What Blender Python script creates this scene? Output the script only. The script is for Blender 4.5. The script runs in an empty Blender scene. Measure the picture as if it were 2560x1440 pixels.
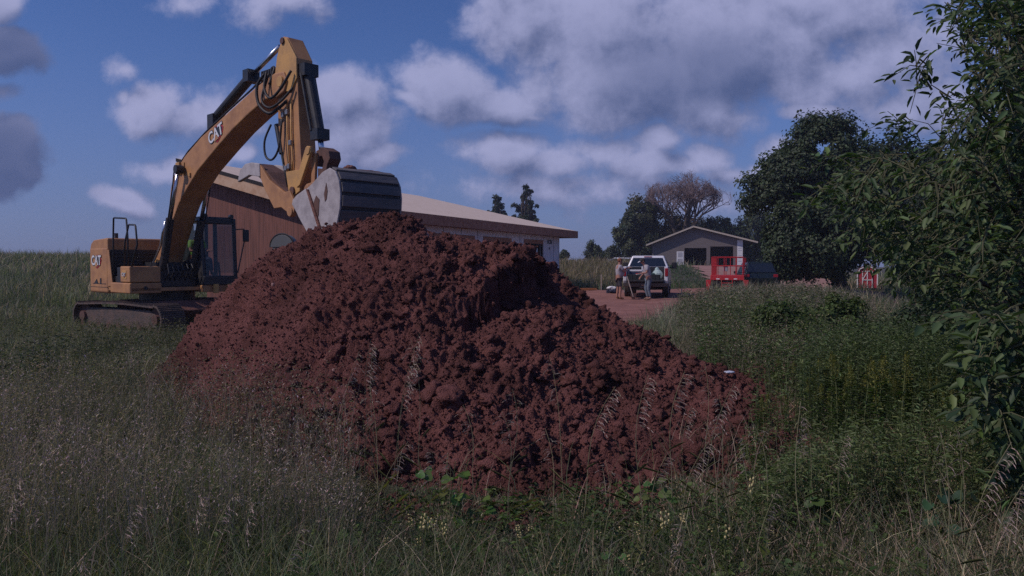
import bpy, bmesh, math, random
import numpy as np
from mathutils import Vector, Matrix
PI = math.pi
rnd = random.Random(7)
RNG = np.random.default_rng(11)
SC = bpy.context.scene
COL = SC.collection

# ------------------------------------------------------------------ camera
FPX, PITCH, EYE = 1900.0, math.atan(60 / 1900.0), 1.6
cd = bpy.data.cameras.new("camera"); cam = bpy.data.objects.new("camera", cd); COL.objects.link(cam)
cd.sensor_width = 36; cd.lens = FPX / 2560 * 36; cd.clip_end = 3000; cd.clip_start = 0.05
cam.location = (0, 0, EYE); cam.rotation_euler = (PI / 2 - PITCH, 0, 0)
SC.camera = cam

# ------------------------------------------------------------------ sun, sky, exposure
SUN_AZ = math.radians(69)      # from straight behind the camera, towards the left
SUN_EL = math.radians(46)
sdir = Vector((-math.sin(SUN_AZ) * math.cos(SUN_EL), -math.cos(SUN_AZ) * math.cos(SUN_EL), math.sin(SUN_EL)))
sl = bpy.data.lights.new("sun", 'SUN'); sl.energy = 3.7; sl.angle = math.radians(0.5); sl.color = (1.0, 0.86, 0.80)
so = bpy.data.objects.new("sun", sl); COL.objects.link(so); so.rotation_euler = (-sdir).to_track_quat('-Z', 'Y').to_euler()
SC.view_settings.view_transform = 'Standard'; SC.view_settings.look = 'None'
SC.view_settings.gamma = 1; SC.view_settings.use_curve_mapping = False
SC.view_settings.exposure = -0.70
SC.cycles.use_denoising = False
SC.cycles.max_bounces = 6; SC.cycles.diffuse_bounces = 2; SC.cycles.transparent_max_bounces = 8

world = bpy.data.worlds.new("World"); SC.world = world; world.use_nodes = True
SKY_STRENGTH = 0.10

class NT:
    def __init__(s, t): s.t = t
    def n(s, typ, **k):
        x = s.t.nodes.new(typ)
        for a, b in k.items(): setattr(x, a, b)
        return x
    def l(s, a, b): s.t.links.new(a, b)
    def put(s, v, inp):
        if hasattr(v, 'is_output') or isinstance(v, bpy.types.NodeSocket): s.l(v, inp)
        else: inp.default_value = v
    def m(s, op, a, b=None, c=None, clamp=False):
        x = s.n('ShaderNodeMath', operation=op); x.use_clamp = clamp
        s.put(a, x.inputs[0])
        if b is not None: s.put(b, x.inputs[1])
        if c is not None: s.put(c, x.inputs[2])
        return x.outputs[0]
    def v(s, op, a, b=None):
        x = s.n('ShaderNodeVectorMath', operation=op); s.put(a, x.inputs[0])
        if b is not None: s.put(b, x.inputs[1])
        return x.outputs['Value'] if op in ('LENGTH', 'DOT_PRODUCT') else x.outputs[0]
    def mix(s, f, a, b, mode='MIX'):
        x = s.n('ShaderNodeMix', data_type='RGBA', blend_type=mode); s.put(f, x.inputs[0])
        s.put(a if not isinstance(a, tuple) or len(a) == 4 else a + (1,), x.inputs[6])
        s.put(b if not isinstance(b, tuple) or len(b) == 4 else b + (1,), x.inputs[7])
        return x.outputs[2]
    def ss(s, x, lo, hi, a=0., b=1.):
        r = s.n('ShaderNodeMapRange', interpolation_type='SMOOTHSTEP'); s.put(x, r.inputs[0])
        r.inputs[1].default_value = lo; r.inputs[2].default_value = hi; r.inputs[3].default_value = a; r.inputs[4].default_value = b
        return r.outputs[0]

def sky_uv(px, py):
    d = Vector(((px - 1280) / FPX, 0, 0)) - (py - 720) / FPX * Vector((0, math.sin(PITCH), math.cos(PITCH))) + Vector((0, math.cos(PITCH), -math.sin(PITCH)))
    return d.x / d.y, d.z / d.y
CLOUDS = [  # centre x, y, radii, solidity
    (1310, 60, 150, 100, 1), (1480, 90, 220, 130, 1.3), (1580, 200, 240, 140, 1.6), (1800, 130, 280, 160, 1.4), (1720, 270, 210, 80, .95), (1830, 300, 110, 40, .7),
    (2060, 80, 240, 100, 1.0), (2220, 160, 230, 110, .9), (2080, 210, 180, 100, .9), (2330, 280, 180, 80, .7), (1960, 20, 230, 70, 1.0),
    (1125, 235, 130, 76, 1.3), (1240, 275, 150, 58, 1.2), (1010, 260, 60, 24, .8), (1340, 300, 60, 22, .6),
    (850, 265, 105, 76, 1.15), (880, 340, 120, 70, .8),
    (420, 280, 95, 62, 1.15), (520, 312, 120, 46, .9), (350, 240, 22, 22, .7), (600, 310, 70, 50, .5),
    (30, 395, 118, 84, 2.6), (105, 430, 60, 46, 1.8), (55, 145, 95, 60, 1.9), (45, 35, 70, 38, .9), (25, 252, 46, 20, .8),
    (730, 20, 110, 50, .8), (500, 15, 60, 25, .5), (335, 178, 46, 26, .5),
    (345, 512, 62, 32, 1), (450, 430, 70, 30, .7), (595, 400, 50, 18, .9), (960, 400, 60, 26, .75), (880, 395, 50, 24, .5),
    (1270, 395, 120, 46, 1.1), (1400, 420, 130, 40, .9), (1500, 400, 110, 34, .8), (1625, 365, 62, 42, 1), (1640, 425, 120, 34, .9), (1740, 405, 70, 34, 1), (1420, 470, 300, 40, .6),
    (2010, 298, 60, 22, 1), (2200, 300, 60, 34, .7), (1930, 380, 50, 34, .6), (1880, 445, 46, 24, .8), (1800, 440, 80, 26, .7), (2380, 380, 90, 60, .5),
    (1150, 560, 90, 20, .4), (1700, 520, 200, 30, .4)]
g = bpy.data.node_groups.new("cloud_density", 'ShaderNodeTree')
g.interface.new_socket("Vector", in_out='INPUT', socket_type='NodeSocketVector')
g.interface.new_socket("Density", in_out='OUTPUT', socket_type='NodeSocketFloat')
N = NT(g); gi = N.n('NodeGroupInput'); go = N.n('NodeGroupOutput')
sp = N.n('ShaderNodeSeparateXYZ'); N.l(gi.outputs[0], sp.inputs[0])
ay = N.m('ADD', N.m('ABSOLUTE', sp.outputs[1]), 0.03)
cb = N.n('ShaderNodeCombineXYZ'); N.l(N.m('DIVIDE', sp.outputs[0], ay), cb.inputs[0]); N.l(N.m('DIVIDE', sp.outputs[2], ay), cb.inputs[1])
nz = N.n('ShaderNodeTexNoise'); nz.inputs['Scale'].default_value = 7; nz.inputs['Detail'].default_value = 3
N.l(cb.outputs[0], nz.inputs['Vector'])
warp = N.v('ADD', cb.outputs[0], N.v('MULTIPLY', N.v('SUBTRACT', nz.outputs['Color'], (.5, .5, .5)), (.10, .07, 0)))
acc = None
for (x, y, a, b, k) in CLOUDS:
    u, v = sky_uv(x, y)
    q = N.v('MULTIPLY', N.v('SUBTRACT', warp, (u, v, 0)), (FPX / a / 1.25, FPX / b / 1.25, 0))
    f = N.m('MULTIPLY', N.m('SUBTRACT', 1.0, N.v('LENGTH', q)), k)
    acc = f if acc is None else N.m('SMOOTH_MAX', acc, f, 0.12)
n2 = N.n('ShaderNodeTexNoise'); n2.inputs['Scale'].default_value = 13; n2.inputs['Detail'].default_value = 10; n2.inputs['Roughness'].default_value = .62
N.l(cb.outputs[0], n2.inputs['Vector'])
acc = N.m('MAXIMUM', acc, -1.0)
d = N.m('ADD', acc, N.m('MULTIPLY', N.m('SUBTRACT', n2.outputs['Fac'], .5), 1.9))
N.l(d, go.inputs[0])

W = NT(world.node_tree); world.node_tree.nodes.clear()
tc = W.n('ShaderNodeTexCoord')
sky = W.n('ShaderNodeTexSky', sky_type='NISHITA', sun_disc=False, sun_elevation=SUN_EL, altitude=200, dust_density=.6, air_density=1.1, ozone_density=2.0)
sky.sun_rotation = math.atan2(sdir.x, sdir.y)
def dens(off):
    gnode = W.n('ShaderNodeGroup'); gnode.node_tree = g
    W.l(W.v('ADD', tc.outputs['Generated'], off), gnode.inputs[0]); return gnode.outputs[0]
d0 = dens((0, 0, 0)); d1 = dens((-.016, 0, .026))
alpha = W.m('MULTIPLY', W.ss(d0, -.14, .50), .94)
lit = W.ss(W.m('SUBTRACT', d0, d1), -1.0, .75)
sp2 = W.n('ShaderNodeSeparateXYZ'); W.l(tc.outputs['Generated'], sp2.inputs[0]); ayw = W.m('ADD', W.m('ABSOLUTE', sp2.outputs[1]), .03)
cb2 = W.n('ShaderNodeCombineXYZ'); W.l(W.m('DIVIDE', sp2.outputs[0], ayw), cb2.inputs[0]); W.l(W.m('DIVIDE', sp2.outputs[2], ayw), cb2.inputs[1])
for (x_, y_, a_, b_) in ((40, 410, 290, 210), (60, 160, 260, 120), (1720, 200, 260, 130)):     # ellipses that turn down the clouds' lit tone
    u_, v_ = sky_uv(x_, y_); q_ = W.v('MULTIPLY', W.v('SUBTRACT', cb2.outputs[0], (u_, v_, 0)), (FPX / a_, FPX / b_, 0))
    lit = W.m('MULTIPLY', lit, W.ss(W.v('LENGTH', q_), .25, 1.15, .12 if x_ < 900 else .45, 1.0))
thick = W.ss(d0, .6, 2.6)
lit2 = W.m('MULTIPLY', lit, W.m('SUBTRACT', 1.0, W.m('MULTIPLY', thick, .6)))
CLOUD_D, CLOUD_L = (.12, .17, .38), (.58, .61, .97)
cc = W.mix(lit2, CLOUD_D, CLOUD_L)
skyc = W.v('MULTIPLY', W.v('MULTIPLY', sky.outputs[0], (.54, .72, 1.25)), (SKY_STRENGTH,) * 3)
sep = W.n('ShaderNodeSeparateXYZ'); W.l(tc.outputs['Generated'], sep.inputs[0])
front = W.ss(sep.outputs[2], -.02, .02)
# thin air near the horizon is paler
skyc = W.mix(W.ss(sep.outputs[2], .0, .30, .55, .0), skyc, (.22, .27, .62))
fin = W.mix(W.m('MULTIPLY', alpha, front), skyc, cc)
bg = W.n('ShaderNodeBackground'); W.l(fin, bg.inputs[0]); bg.inputs[1].default_value = 1.0
wo = W.n('ShaderNodeOutputWorld'); W.l(bg.outputs[0], wo.inputs[0])

# ------------------------------------------------------------------ helpers
def at(px, py, D):
    """point whose depth along y is D, seen at (px, py) of the 2560 wide photo"""
    u, v = sky_uv(px, py); return Vector((u * D, D, EYE + v * D))
MATS = {}
def mat(name, col, rough=.7, col2=None, nscale=6, bump=0, bscale=None, metal=0, spec=.5, detail=6, emit=None, alpha=1, coat=0, coord='Object', stretch=None, trans=0):
    if name in MATS: return MATS[name]
    m = bpy.data.materials.new(name); m.use_nodes = True; T = NT(m.node_tree)
    b = m.node_tree.nodes['Principled BSDF']
    b.inputs['Base Color'].default_value = (*col, 1); b.inputs['Roughness'].default_value = rough
    b.inputs['Metallic'].default_value = metal; b.inputs['Specular IOR Level'].default_value = spec
    b.inputs['Coat Weight'].default_value = coat; b.inputs['Transmission Weight'].default_value = trans
    t = T.n('ShaderNodeTexCoord'); vec = t.outputs[coord]
    if stretch:
        mp = T.n('ShaderNodeMapping'); mp.inputs['Scale'].default_value = stretch; T.l(vec, mp.inputs[0]); vec = mp.outputs[0]
    if col2:
        n = T.n('ShaderNodeTexNoise'); n.inputs['Scale'].default_value = nscale; n.inputs['Detail'].default_value = detail; n.inputs['Roughness'].default_value = .65
        T.l(vec, n.inputs['Vector'])
        T.l(T.mix(T.ss(n.outputs['Fac'], .35, .68), tuple(col), tuple(col2)), b.inputs['Base Color'])
        T.l(T.ss(n.outputs['Fac'], .3, .7, rough - .06, min(1, rough + .12)), b.inputs['Roughness'])
    if bump:
        n = T.n('ShaderNodeTexNoise'); n.inputs['Scale'].default_value = bscale or nscale * 3; n.inputs['Detail'].default_value = 8
        T.l(vec, n.inputs['Vector'])
        bm = T.n('ShaderNodeBump'); bm.inputs['Strength'].default_value = bump; bm.inputs['Distance'].default_value = .05
        T.l(n.outputs['Fac'], bm.inputs['Height']); T.l(bm.outputs[0], b.inputs['Normal'])
    if alpha < 1: b.inputs['Alpha'].default_value = alpha
    MATS[name] = m; return m
def leafmat(name, transl=.35, spec=.25):
    """foliage: colour of each leaf or blade from the 'col' attribute, light passes partly through"""
    if name in MATS: return MATS[name]
    m = bpy.data.materials.new(name); m.use_nodes = True; T = NT(m.node_tree)
    b = m.node_tree.nodes['Principled BSDF']; out = m.node_tree.nodes['Material Output']
    a = T.n('ShaderNodeAttribute', attribute_name='col')
    T.l(a.outputs['Color'], b.inputs['Base Color']); b.inputs['Roughness'].default_value = .55; b.inputs['Specular IOR Level'].default_value = spec
    tr = T.n('ShaderNodeBsdfTranslucent'); T.l(T.mix(.5, a.outputs['Color'], (.10, .14, .01), 'ADD'), tr.inputs[0])
    T.l(T.v('MULTIPLY', a.outputs['Color'], (1.1, 1.3, .6)), tr.inputs[0])
    mx = T.n('ShaderNodeMixShader'); mx.inputs[0].default_value = transl
    T.l(b.outputs[0], mx.inputs[1]); T.l(tr.outputs[0], mx.inputs[2]); T.l(mx.outputs[0], out.inputs[0])
    MATS[name] = m; return m

def tag(o, label=None, cat=None, group=None, kind=None):
    if label: o['label'] = label
    if cat: o['category'] = cat
    if group: o['group'] = group
    if kind: o['kind'] = kind
    return o
def empty(name, loc, rz=0, label=None, cat=None, group=None):
    o = bpy.data.objects.new(name, None); COL.objects.link(o); o.location = loc; o.rotation_euler = (0, 0, rz)
    o.empty_display_size = .2
    return tag(o, label, cat, group)
def link(name, me, material, parent=None, smooth=False):
    for m in (material if isinstance(material, (list, tuple)) else [material]): me.materials.append(m)
    if smooth: me.polygons.foreach_set('use_smooth', [True] * len(me.polygons))
    o = bpy.data.objects.new(name, me); COL.objects.link(o)
    if parent: o.parent = parent
    return o
def npmesh(name, V, F, cols=None):
    """V (n,3), F list of arrays of equal-size faces; cols (n,3) per vertex"""
    me = bpy.data.meshes.new(name); V = np.asarray(V, np.float32)
    Fs = [np.asarray(f, np.int32) for f in (F if isinstance(F, list) else [F]) if len(f)]
    me.vertices.add(len(V)); me.vertices.foreach_set('co', V.ravel())
    nl = sum(f.size for f in Fs); nf = sum(len(f) for f in Fs)
    me.loops.add(nl); me.loops.foreach_set('vertex_index', np.concatenate([f.ravel() for f in Fs]))
    me.polygons.add(nf); st = []; c = 0
    for f in Fs:
        st.append(np.arange(len(f)) * f.shape[1] + c); c += f.size
    me.polygons.foreach_set('loop_start', np.concatenate(st).astype(np.int32))
    if cols is not None:
        a = me.attributes.new('col', 'FLOAT_COLOR', 'POINT')
        a.data.foreach_set('color', np.hstack([cols, np.ones((len(cols), 1))]).astype(np.float32).ravel())
    me.update(calc_edges=True); me.validate(); return me
class MB:
    def __init__(s): s.v = []; s.f = []; s.mi = []; s.k = 0
    def add(s, vs, fs):
        b = len(s.v); s.v += [tuple(v) for v in vs]; s.f += [tuple(i + b for i in f) for f in fs]; s.mi += [s.k] * len(fs); return s
    def box(s, x0, x1, y0, y1, z0, z1, M=None):
        vs = [Vector((x, y, z)) for z in (z0, z1) for y in (y0, y1) for x in (x0, x1)]
        if M: vs = [M @ v for v in vs]
        return s.add(vs, [(0, 2, 3, 1), (4, 5, 7, 6), (0, 1, 5, 4), (2, 6, 7, 3), (0, 4, 6, 2), (1, 3, 7, 5)])
    def prism(s, pts, a, b, axis='y', M=None):
        """polygon pts extruded from a to b along axis: 'y' -> pts are (x,z); 'x' -> (y,z); 'z' -> (x,y)"""
        f = {'y': lambda p, t: Vector((p[0], t, p[1])), 'x': lambda p, t: Vector((t, p[0], p[1])), 'z': lambda p, t: Vector((p[0], p[1], t))}[axis]
        n = len(pts); vs = [f(p, a) for p in pts] + [f(p, b) for p in pts]
        if M: vs = [M @ v for v in vs]
        return s.add(vs, [tuple(range(n))[::-1], tuple(range(n, 2 * n))] + [(i, (i + 1) % n, n + (i + 1) % n, n + i) for i in range(n)])
    def tube(s, pts, r, n=8, caps=True):
        pts = [Vector(p) for p in pts]; rs = r if isinstance(r, (list, tuple)) else [r] * len(pts); vs = []; fs = []
        up = None
        for i, p in enumerate(pts):
            t = (pts[min(i + 1, len(pts) - 1)] - pts[max(i - 1, 0)])
            if t.length < 1e-9: t = Vector((0, 0, 1))
            t.normalize()
            if up is None: up = t.orthogonal().normalized()
            up = (up - t * up.dot(t))
            up = up.normalized() if up.length > 1e-6 else t.orthogonal().normalized()
            w = t.cross(up)
            for k in range(n):
                a = 2 * PI * k / n; vs.append(p + (up * math.cos(a) + w * math.sin(a)) * rs[i])
        for i in range(len(pts) - 1):
            for k in range(n):
                k2 = (k + 1) % n; fs.append((i * n + k, i * n + k2, (i + 1) * n + k2, (i + 1) * n + k))
        if caps: fs += [tuple(range(n))[::-1], tuple(range((len(pts) - 1) * n, len(pts) * n))]
        return s.add(vs, fs)
    def cyl(s, a, b, r, n=16, r2=None): return s.tube([a, b], [r, r if r2 is None else r2], n)
    def ball(s, c, r, nu=12, nv=8, sc=(1, 1, 1)):
        vs = [(c[0], c[1], c[2] - r * sc[2])]; fs = []
        for j in range(1, nv):
            for i in range(nu):
                a = 2 * PI * i / nu; t = PI * j / nv
                vs.append((c[0] + r * sc[0] * math.sin(t) * math.cos(a), c[1] + r * sc[1] * math.sin(t) * math.sin(a), c[2] - r * sc[2] * math.cos(t)))
        vs.append((c[0], c[1], c[2] + r * sc[2])); L = len(vs) - 1
        for i in range(nu):
            i2 = (i + 1) % nu; fs.append((0, 1 + i2, 1 + i)); fs.append((L, 1 + (nv - 2) * nu + i, 1 + (nv - 2) * nu + i2))
            for j in range(nv - 2): fs.append((1 + j * nu + i, 1 + j * nu + i2, 1 + (j + 1) * nu + i2, 1 + (j + 1) * nu + i))
        return s.add(vs, fs)
    def build(s, name, material, parent=None, bevel=0, smooth=False, seg=2):
        me = bpy.data.meshes.new(name); me.from_pydata(s.v, [], s.f); 
        me.polygons.foreach_set('material_index', s.mi); me.update()
        bm = bmesh.new(); bm.from_mesh(me); bmesh.ops.recalc_face_normals(bm, faces=bm.faces); bm.to_mesh(me); bm.free()
        o = link(name, me, material, parent, smooth)
        if bevel:
            b = o.modifiers.new('bevel', 'BEVEL'); b.width = bevel; b.segments = seg; b.limit_method = 'ANGLE'; b.angle_limit = math.radians(40)
            b.harden_normals = False
        return o
def build_each(b, name, material, parent=None, bevel=0, smooth=False):
    """one object per connected piece of the builder"""
    par = list(range(len(b.v)))
    def find(i):
        while par[i] != i: par[i] = par[par[i]]; i = par[i]
        return i
    for f in b.f:
        for j in f[1:]: par[find(f[0])] = find(j)
    gr = {}
    for f in b.f: gr.setdefault(find(f[0]), []).append(f)
    out = []
    for fs in gr.values():
        ids = sorted({i for f in fs for i in f}); mp = {i: k for k, i in enumerate(ids)}
        m_ = MB(); m_.add([b.v[i] for i in ids], [tuple(mp[i] for i in f) for f in fs]); out.append(m_.build(name, material, parent, bevel, smooth))
    return out
def arr(o): return np.array([tuple(v) for v in o])

# vectorised gradient noise
_P = np.random.default_rng(3).permutation(256); _P = np.concatenate([_P, _P, _P])
_G = np.random.default_rng(4).normal(size=(256, 3)); _G /= np.linalg.norm(_G, axis=1)[:, None]
def pnoise(x, y, z=0):
    x, y, z = np.broadcast_arrays(np.asarray(x, float), np.asarray(y, float), np.asarray(z, float))
    xi, yi, zi = np.floor(x).astype(int), np.floor(y).astype(int), np.floor(z).astype(int)
    xf, yf, zf = x - xi, y - yi, z - zi
    f = lambda t: t * t * t * (t * (t * 6 - 15) + 10)
    u, v, w = f(xf), f(yf), f(zf); r = 0
    for dx in (0, 1):
        for dy in (0, 1):
            for dz in (0, 1):
                gidx = _P[_P[_P[(xi + dx) & 255] + ((yi + dy) & 255)] + ((zi + dz) & 255)]
                gr = _G[gidx]
                dd = gr[..., 0] * (xf - dx) + gr[..., 1] * (yf - dy) + gr[..., 2] * (zf - dz)
                r = r + dd * (u if dx else 1 - u) * (v if dy else 1 - v) * (w if dz else 1 - w)
    return r * 1.6
def fbm(x, y, z=0, o=4, lac=2.1, gain=.5):
    a = 1; s = 0; f = 1
    for i in range(o): s = s + a * pnoise(np.asarray(x) * f + 17 * i, np.asarray(y) * f - 9 * i, np.asarray(z) * f + 5 * i); a *= gain; f *= lac
    return s
def sstep(a, b, x): t = np.clip((np.asarray(x, float) - a) / (b - a), 0, 1); return t * t * (3 - 2 * t)

# ------------------------------------------------------------------ terrain
def terrain(x, y):
    x = np.asarray(x, float); y = np.asarray(y, float)
    z = 0.06 * fbm(x * .12, y * .12, 3.1, 3)
    z = z - .32 * sstep(11, 17, y) * sstep(-3, -6, x) * sstep(40, 30, y)
    left = sstep(-17, -30, x) * sstep(28, 66, y); z = z + 2.0 * left
    back = sstep(50, 82, y) * sstep(30, 24, x) * sstep(-30, -20, x)
    z = z + back * (1.62 - .30 * sstep(12, 19, x))
    z = z - .65 * sstep(26, 34, x) * sstep(40, 70, y)
    z = z + .46 * np.exp(-((x - 7.9 - (y - 17) * .22) / 2.4) ** 2 - ((y - 19) / 7.0) ** 2)
    z = z + .25 * np.exp(-((x - 3.0) / 2.5) ** 2 - ((y - 42.5) / 5) ** 2)
    z = z - 1.35 * sstep(.36, .62, x / np.maximum(y, 1)) * sstep(9, 14, y) * sstep(60, 38, y)
    z = z - .1 * sstep(6, 2, y) - .75 * sstep(83, 94, y) * sstep(17, 14, x) * sstep(4, 8, x) * sstep(112, 104, y)
    return z
def inpoly(x, y, poly):
    x = np.asarray(x, float); y = np.asarray(y, float); r = np.zeros(x.shape, bool); n = len(poly)
    for i in range(n):
        x0, y0 = poly[i]; x1, y1 = poly[(i + 1) % n]
        c = ((y0 > y) != (y1 > y)) & (x < (x1 - x0) * (y - y0) / ((y1 - y0) or 1e-9) + x0); r ^= c
    return r
LOT = [(.5, 13), (2.2, 17), (4.1, 21), (5.3, 25), (6.8, 29), (8.3, 33), (10.2, 38), (12.4, 41), (17, 42.5), (24, 44), (24, 50), (20, 50), (17, 49.5), (9, 47), (6.5, 45.5), (4.6, 42), (3.2, 41), (2.2, 44), (2.6, 50), (1.5, 50), (-5, 36), (-8, 28), (-6, 24), (-4, 14)]
RAMP = [(13.2, 49.8), (14.7, 57), (17, 72), (19.2, 84), (20.6, 94), (30.5, 94), (28, 75), (25, 57), (22.5, 50.2)]
GREEN = [(7.5, 46.5), (13, 50), (14.5, 57), (16.8, 72), (19, 84), (20, 92), (14, 92), (11.5, 70)]
X, Y = np.meshgrid(np.concatenate([np.linspace(-160, -30, 40), np.linspace(-29, 32, 160), np.linspace(34, 260, 50)]),
                   np.concatenate([np.linspace(-40, 0, 12), np.linspace(.6, 60, 190), np.linspace(61, 130, 70), np.linspace(140, 700, 30)]))
Z = terrain(X, Y)
nx = X.shape[1]; ny = X.shape[0]
idx = np.arange(nx * ny).reshape(ny, nx)
quads = np.stack([idx[:-1, :-1], idx[:-1, 1:], idx[1:, 1:], idx[1:, :-1]], -1).reshape(-1, 4)
me = npmesh("ground", np.stack([X, Y, Z], -1).reshape(-1, 3), quads)
M_soil = mat("meadow_soil", (.035, .042, .02), .95, (.075, .062, .034), 1.2, .6, 25)
tag(link("ground", me, M_soil, None, True), "uneven meadow ground under the grass", None, None, 'structure')
def patch(name, poly, material, label, lift=.02, step=.35, namp=.015):
    xs = [p[0] for p in poly]; ys = [p[1] for p in poly]
    gx, gy = np.meshgrid(np.arange(min(xs), max(xs) + step, step), np.arange(min(ys), max(ys) + step, step))
    wob = .25 * fbm(gx * .8, gy * .8, 9, 3)
    ins = inpoly(gx + wob, gy + wob, poly)
    gz = terrain(gx, gy) + lift + namp * fbm(gx * 2, gy * 2, 1, 3)
    i = np.arange(gx.size).reshape(gx.shape)
    q = np.stack([i[:-1, :-1], i[:-1, 1:], i[1:, 1:], i[1:, :-1]], -1).reshape(-1, 4)
    keep = ins.ravel()[q].all(1); q = q[keep]
    used = np.unique(q); rm = -np.ones(gx.size, int); rm[used] = np.arange(len(used))
    me = npmesh(name, np.stack([gx, gy, gz], -1).reshape(-1, 3)[used], rm[q])
    return tag(link(name, me, material, None, True), label, None, None, 'structure')
M_lot = mat("red_clay_yard", (.30, .135, .105), .95, (.20, .085, .065), .9, .5, 12)
patch("dirt_yard", LOT, M_lot, "bare red clay yard around the pickup", .06, .4, .05)
patch("dirt_road", RAMP, mat("pink_gravel", (.36, .20, .165), .95, (.27, .14, .11), .7, .4, 9), "pinkish gravel ramp up to the garage", .09, .8, .03)

# ------------------------------------------------------------------ dirt pile
CTRL = []
def cp(px, py, D): p = at(px, py, D); CTRL.append((p.x, p.y, p.z))
for a in [(370, 965, 10), (460, 850, 9.8), (560, 740, 9.6), (600, 690, 9.55), (640, 642, 9.5), (700, 615, 9.5), (760, 592, 9.4), (830, 576, 9.3), (880, 556, 9.15), (930, 530, 9.0), (975, 524, 8.95), (1010, 540, 9.0), (1060, 575, 9.0),
          (1100, 603, 9.4), (1180, 603, 10.0), (1260, 606, 10.1), (1315, 616, 10.0), (1340, 666, 9.95), (1362, 692, 9.9), (1390, 714, 9.8), (1425, 738, 9.6), (1480, 785, 9.3), (1560, 815, 9.0), (1670, 858, 8.8), (1800, 935, 8.3), (1900, 1010, 7.6), (1990, 1085, 7.0), (2060, 1132, 6.4),
          (1130, 640, 8.5), (1160, 675, 8.3), (1185, 722, 8.05), (1260, 772, 7.95), (1360, 768, 8.3), (1440, 788, 8.7),
          (1225, 655, 8.7), (1285, 615, 9.4), (1275, 762, 8.2), (1345, 745, 8.8), (1400, 720, 9.5), (1350, 700, 9.35),
          (600, 800, 8.7), (500, 900, 9.0), (700, 720, 8.75), (850, 680, 8.4), (1000, 660, 8.25), (1060, 700, 8.0),
          (480, 1000, 8.0), (700, 900, 7.4), (900, 900, 7.0), (1100, 850, 7.1), (1300, 900, 7.0), (1300, 1000, 6.3), (1500, 900, 7.5), (1600, 1000, 6.9), (1750, 1040, 6.8),
          (1000, 1050, 6.1), (1100, 1150, 5.55), (800, 1080, 6.3), (1400, 1140, 5.6), (1600, 1140, 5.85), (1850, 1100, 6.5)]: cp(*a)
for (x, y) in [(-5.2, 10.6), (-5.6, 9), (-5.3, 7.6), (-4.2, 6.6), (-2.9, 5.9), (-1.8, 5.35), (-.7, 4.9), (.4, 4.75), (1.3, 5.0), (2.1, 5.6), (2.9, 6.1), (3.2, 7.0), (3.5, 8.4), (3.1, 9.8), (2.8, 11), (2.2, 13), (0.5, 15.5), (-2, 16), (-4, 14.5), (-4.8, 12.5), (4.5, 7), (4.5, 10), (-6.4, 8), (-6.4, 11), (3, 15), (-1, 17)]:
    CTRL.append((x, y, -.12))
CTRL += [(-3.4, 11, 1.2), (-2.2, 11, 1.75), (-1.0, 11.3, 1.75), (.2, 11.6, 1.55), (-1.2, 13.2, 1.25), (-3, 12.8, .8), (1.2, 11, 1.0)]
CT = np.array(CTRL)
def cliff(x, y):
    """bank left standing where the mound was dug away on its right: high on the left of the line, low on the right"""
    x = np.asarray(x, float); x0_, y0_, x1_, y1_ = -.47, 7.95, .66, 10.0; L_c = math.hypot(x1_ - x0_, y1_ - y0_); wob = .07 * np.sin(y * 9) + .04 * np.sin(y * 23 + 1)
    ed = ((x - x0_) * (y1_ - y0_) - (y - y0_) * (x1_ - x0_)) / L_c + wob
    return .45 * (1 - sstep(-.02, .14, ed)) * np.exp(-(np.maximum(0, -ed) / 1.1) ** 2) * sstep(7.7, 8.15, y) * (1 - sstep(9.2, 9.9, y))
CT[:, 2] -= cliff(CT[:, 0], CT[:, 1])
def tps(r2): return np.where(r2 > 0, r2 * np.log(r2 + 1e-12) * .5, 0)
n = len(CT); D2 = ((CT[:, None, :2] - CT[None, :, :2]) ** 2).sum(-1)
A = np.zeros((n + 3, n + 3)); A[:n, :n] = tps(D2) + np.eye(n) * .004; A[:n, n] = 1; A[:n, n + 1:] = CT[:, :2]; A[n:, :n] = A[:n, n:].T
TW = np.linalg.solve(A, np.concatenate([CT[:, 2], [0, 0, 0]]))
def pile_base(x, y):
    x = np.asarray(x, float); s = TW[n] + TW[n + 1] * x + TW[n + 2] * y
    for i in range(n): s = s + TW[i] * tps((x - CT[i, 0]) ** 2 + (y - CT[i, 1]) ** 2)
    # scooped hollow on the right of the crest
    s = s + cliff(x, y); s = s - .05 * sstep(.15, .9, s)
    return s
def clod_noise(x, y, z):
    big = .11 * fbm(x * .9, y * .9, z * .9, 2)
    rough = sstep(-4.2, -1.2, x)        # the left face is raked smoother than the right
    c1 = np.abs(pnoise(x * 2.7, y * 2.7, z * 2.7)); c2 = np.abs(pnoise(x * 6.1 + 5, y * 6.1, z * 6.1)); c3 = np.abs(pnoise(x * 13.5, y * 13.5 + 3, z * 13.5))
    c4 = pnoise(x * 29, y * 29, z * 29); am = .25 + 1.15 * sstep(-.35, .35, fbm(x * .9 + 7, y * .9, z * .9, 3))
    return big + am * (.35 + .65 * rough) * (.10 * (c1 - .22) + .09 * (c2 - .22)) + (.5 + .5 * am) * (.080 * (c3 - .22) + .052 * (np.abs(c4) - .22)) + .014 * pnoise(x * 52, y * 52, z * 52)
gx, gy = np.meshgrid(np.arange(-6.3, 4.2, .0165), np.concatenate([np.arange(4.3, 10.6, .0165), np.arange(10.6, 16.5, .06)]))
gz = pile_base(gx, gy)
dx = np.gradient(gz, axis=1) / np.gradient(gx, axis=1); dy = np.gradient(gz, axis=0) / np.gradient(gy, axis=0)
nrm = np.stack([-dx, -dy, np.ones_like(dx)], -1); nrm /= np.linalg.norm(nrm, axis=-1)[..., None]
cn = clod_noise(gx, gy, gz)
P3 = np.stack([gx, gy, gz], -1) + nrm * cn[..., None]
keepv = (P3[..., 2] > terrain(gx, gy) - .12)
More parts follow.
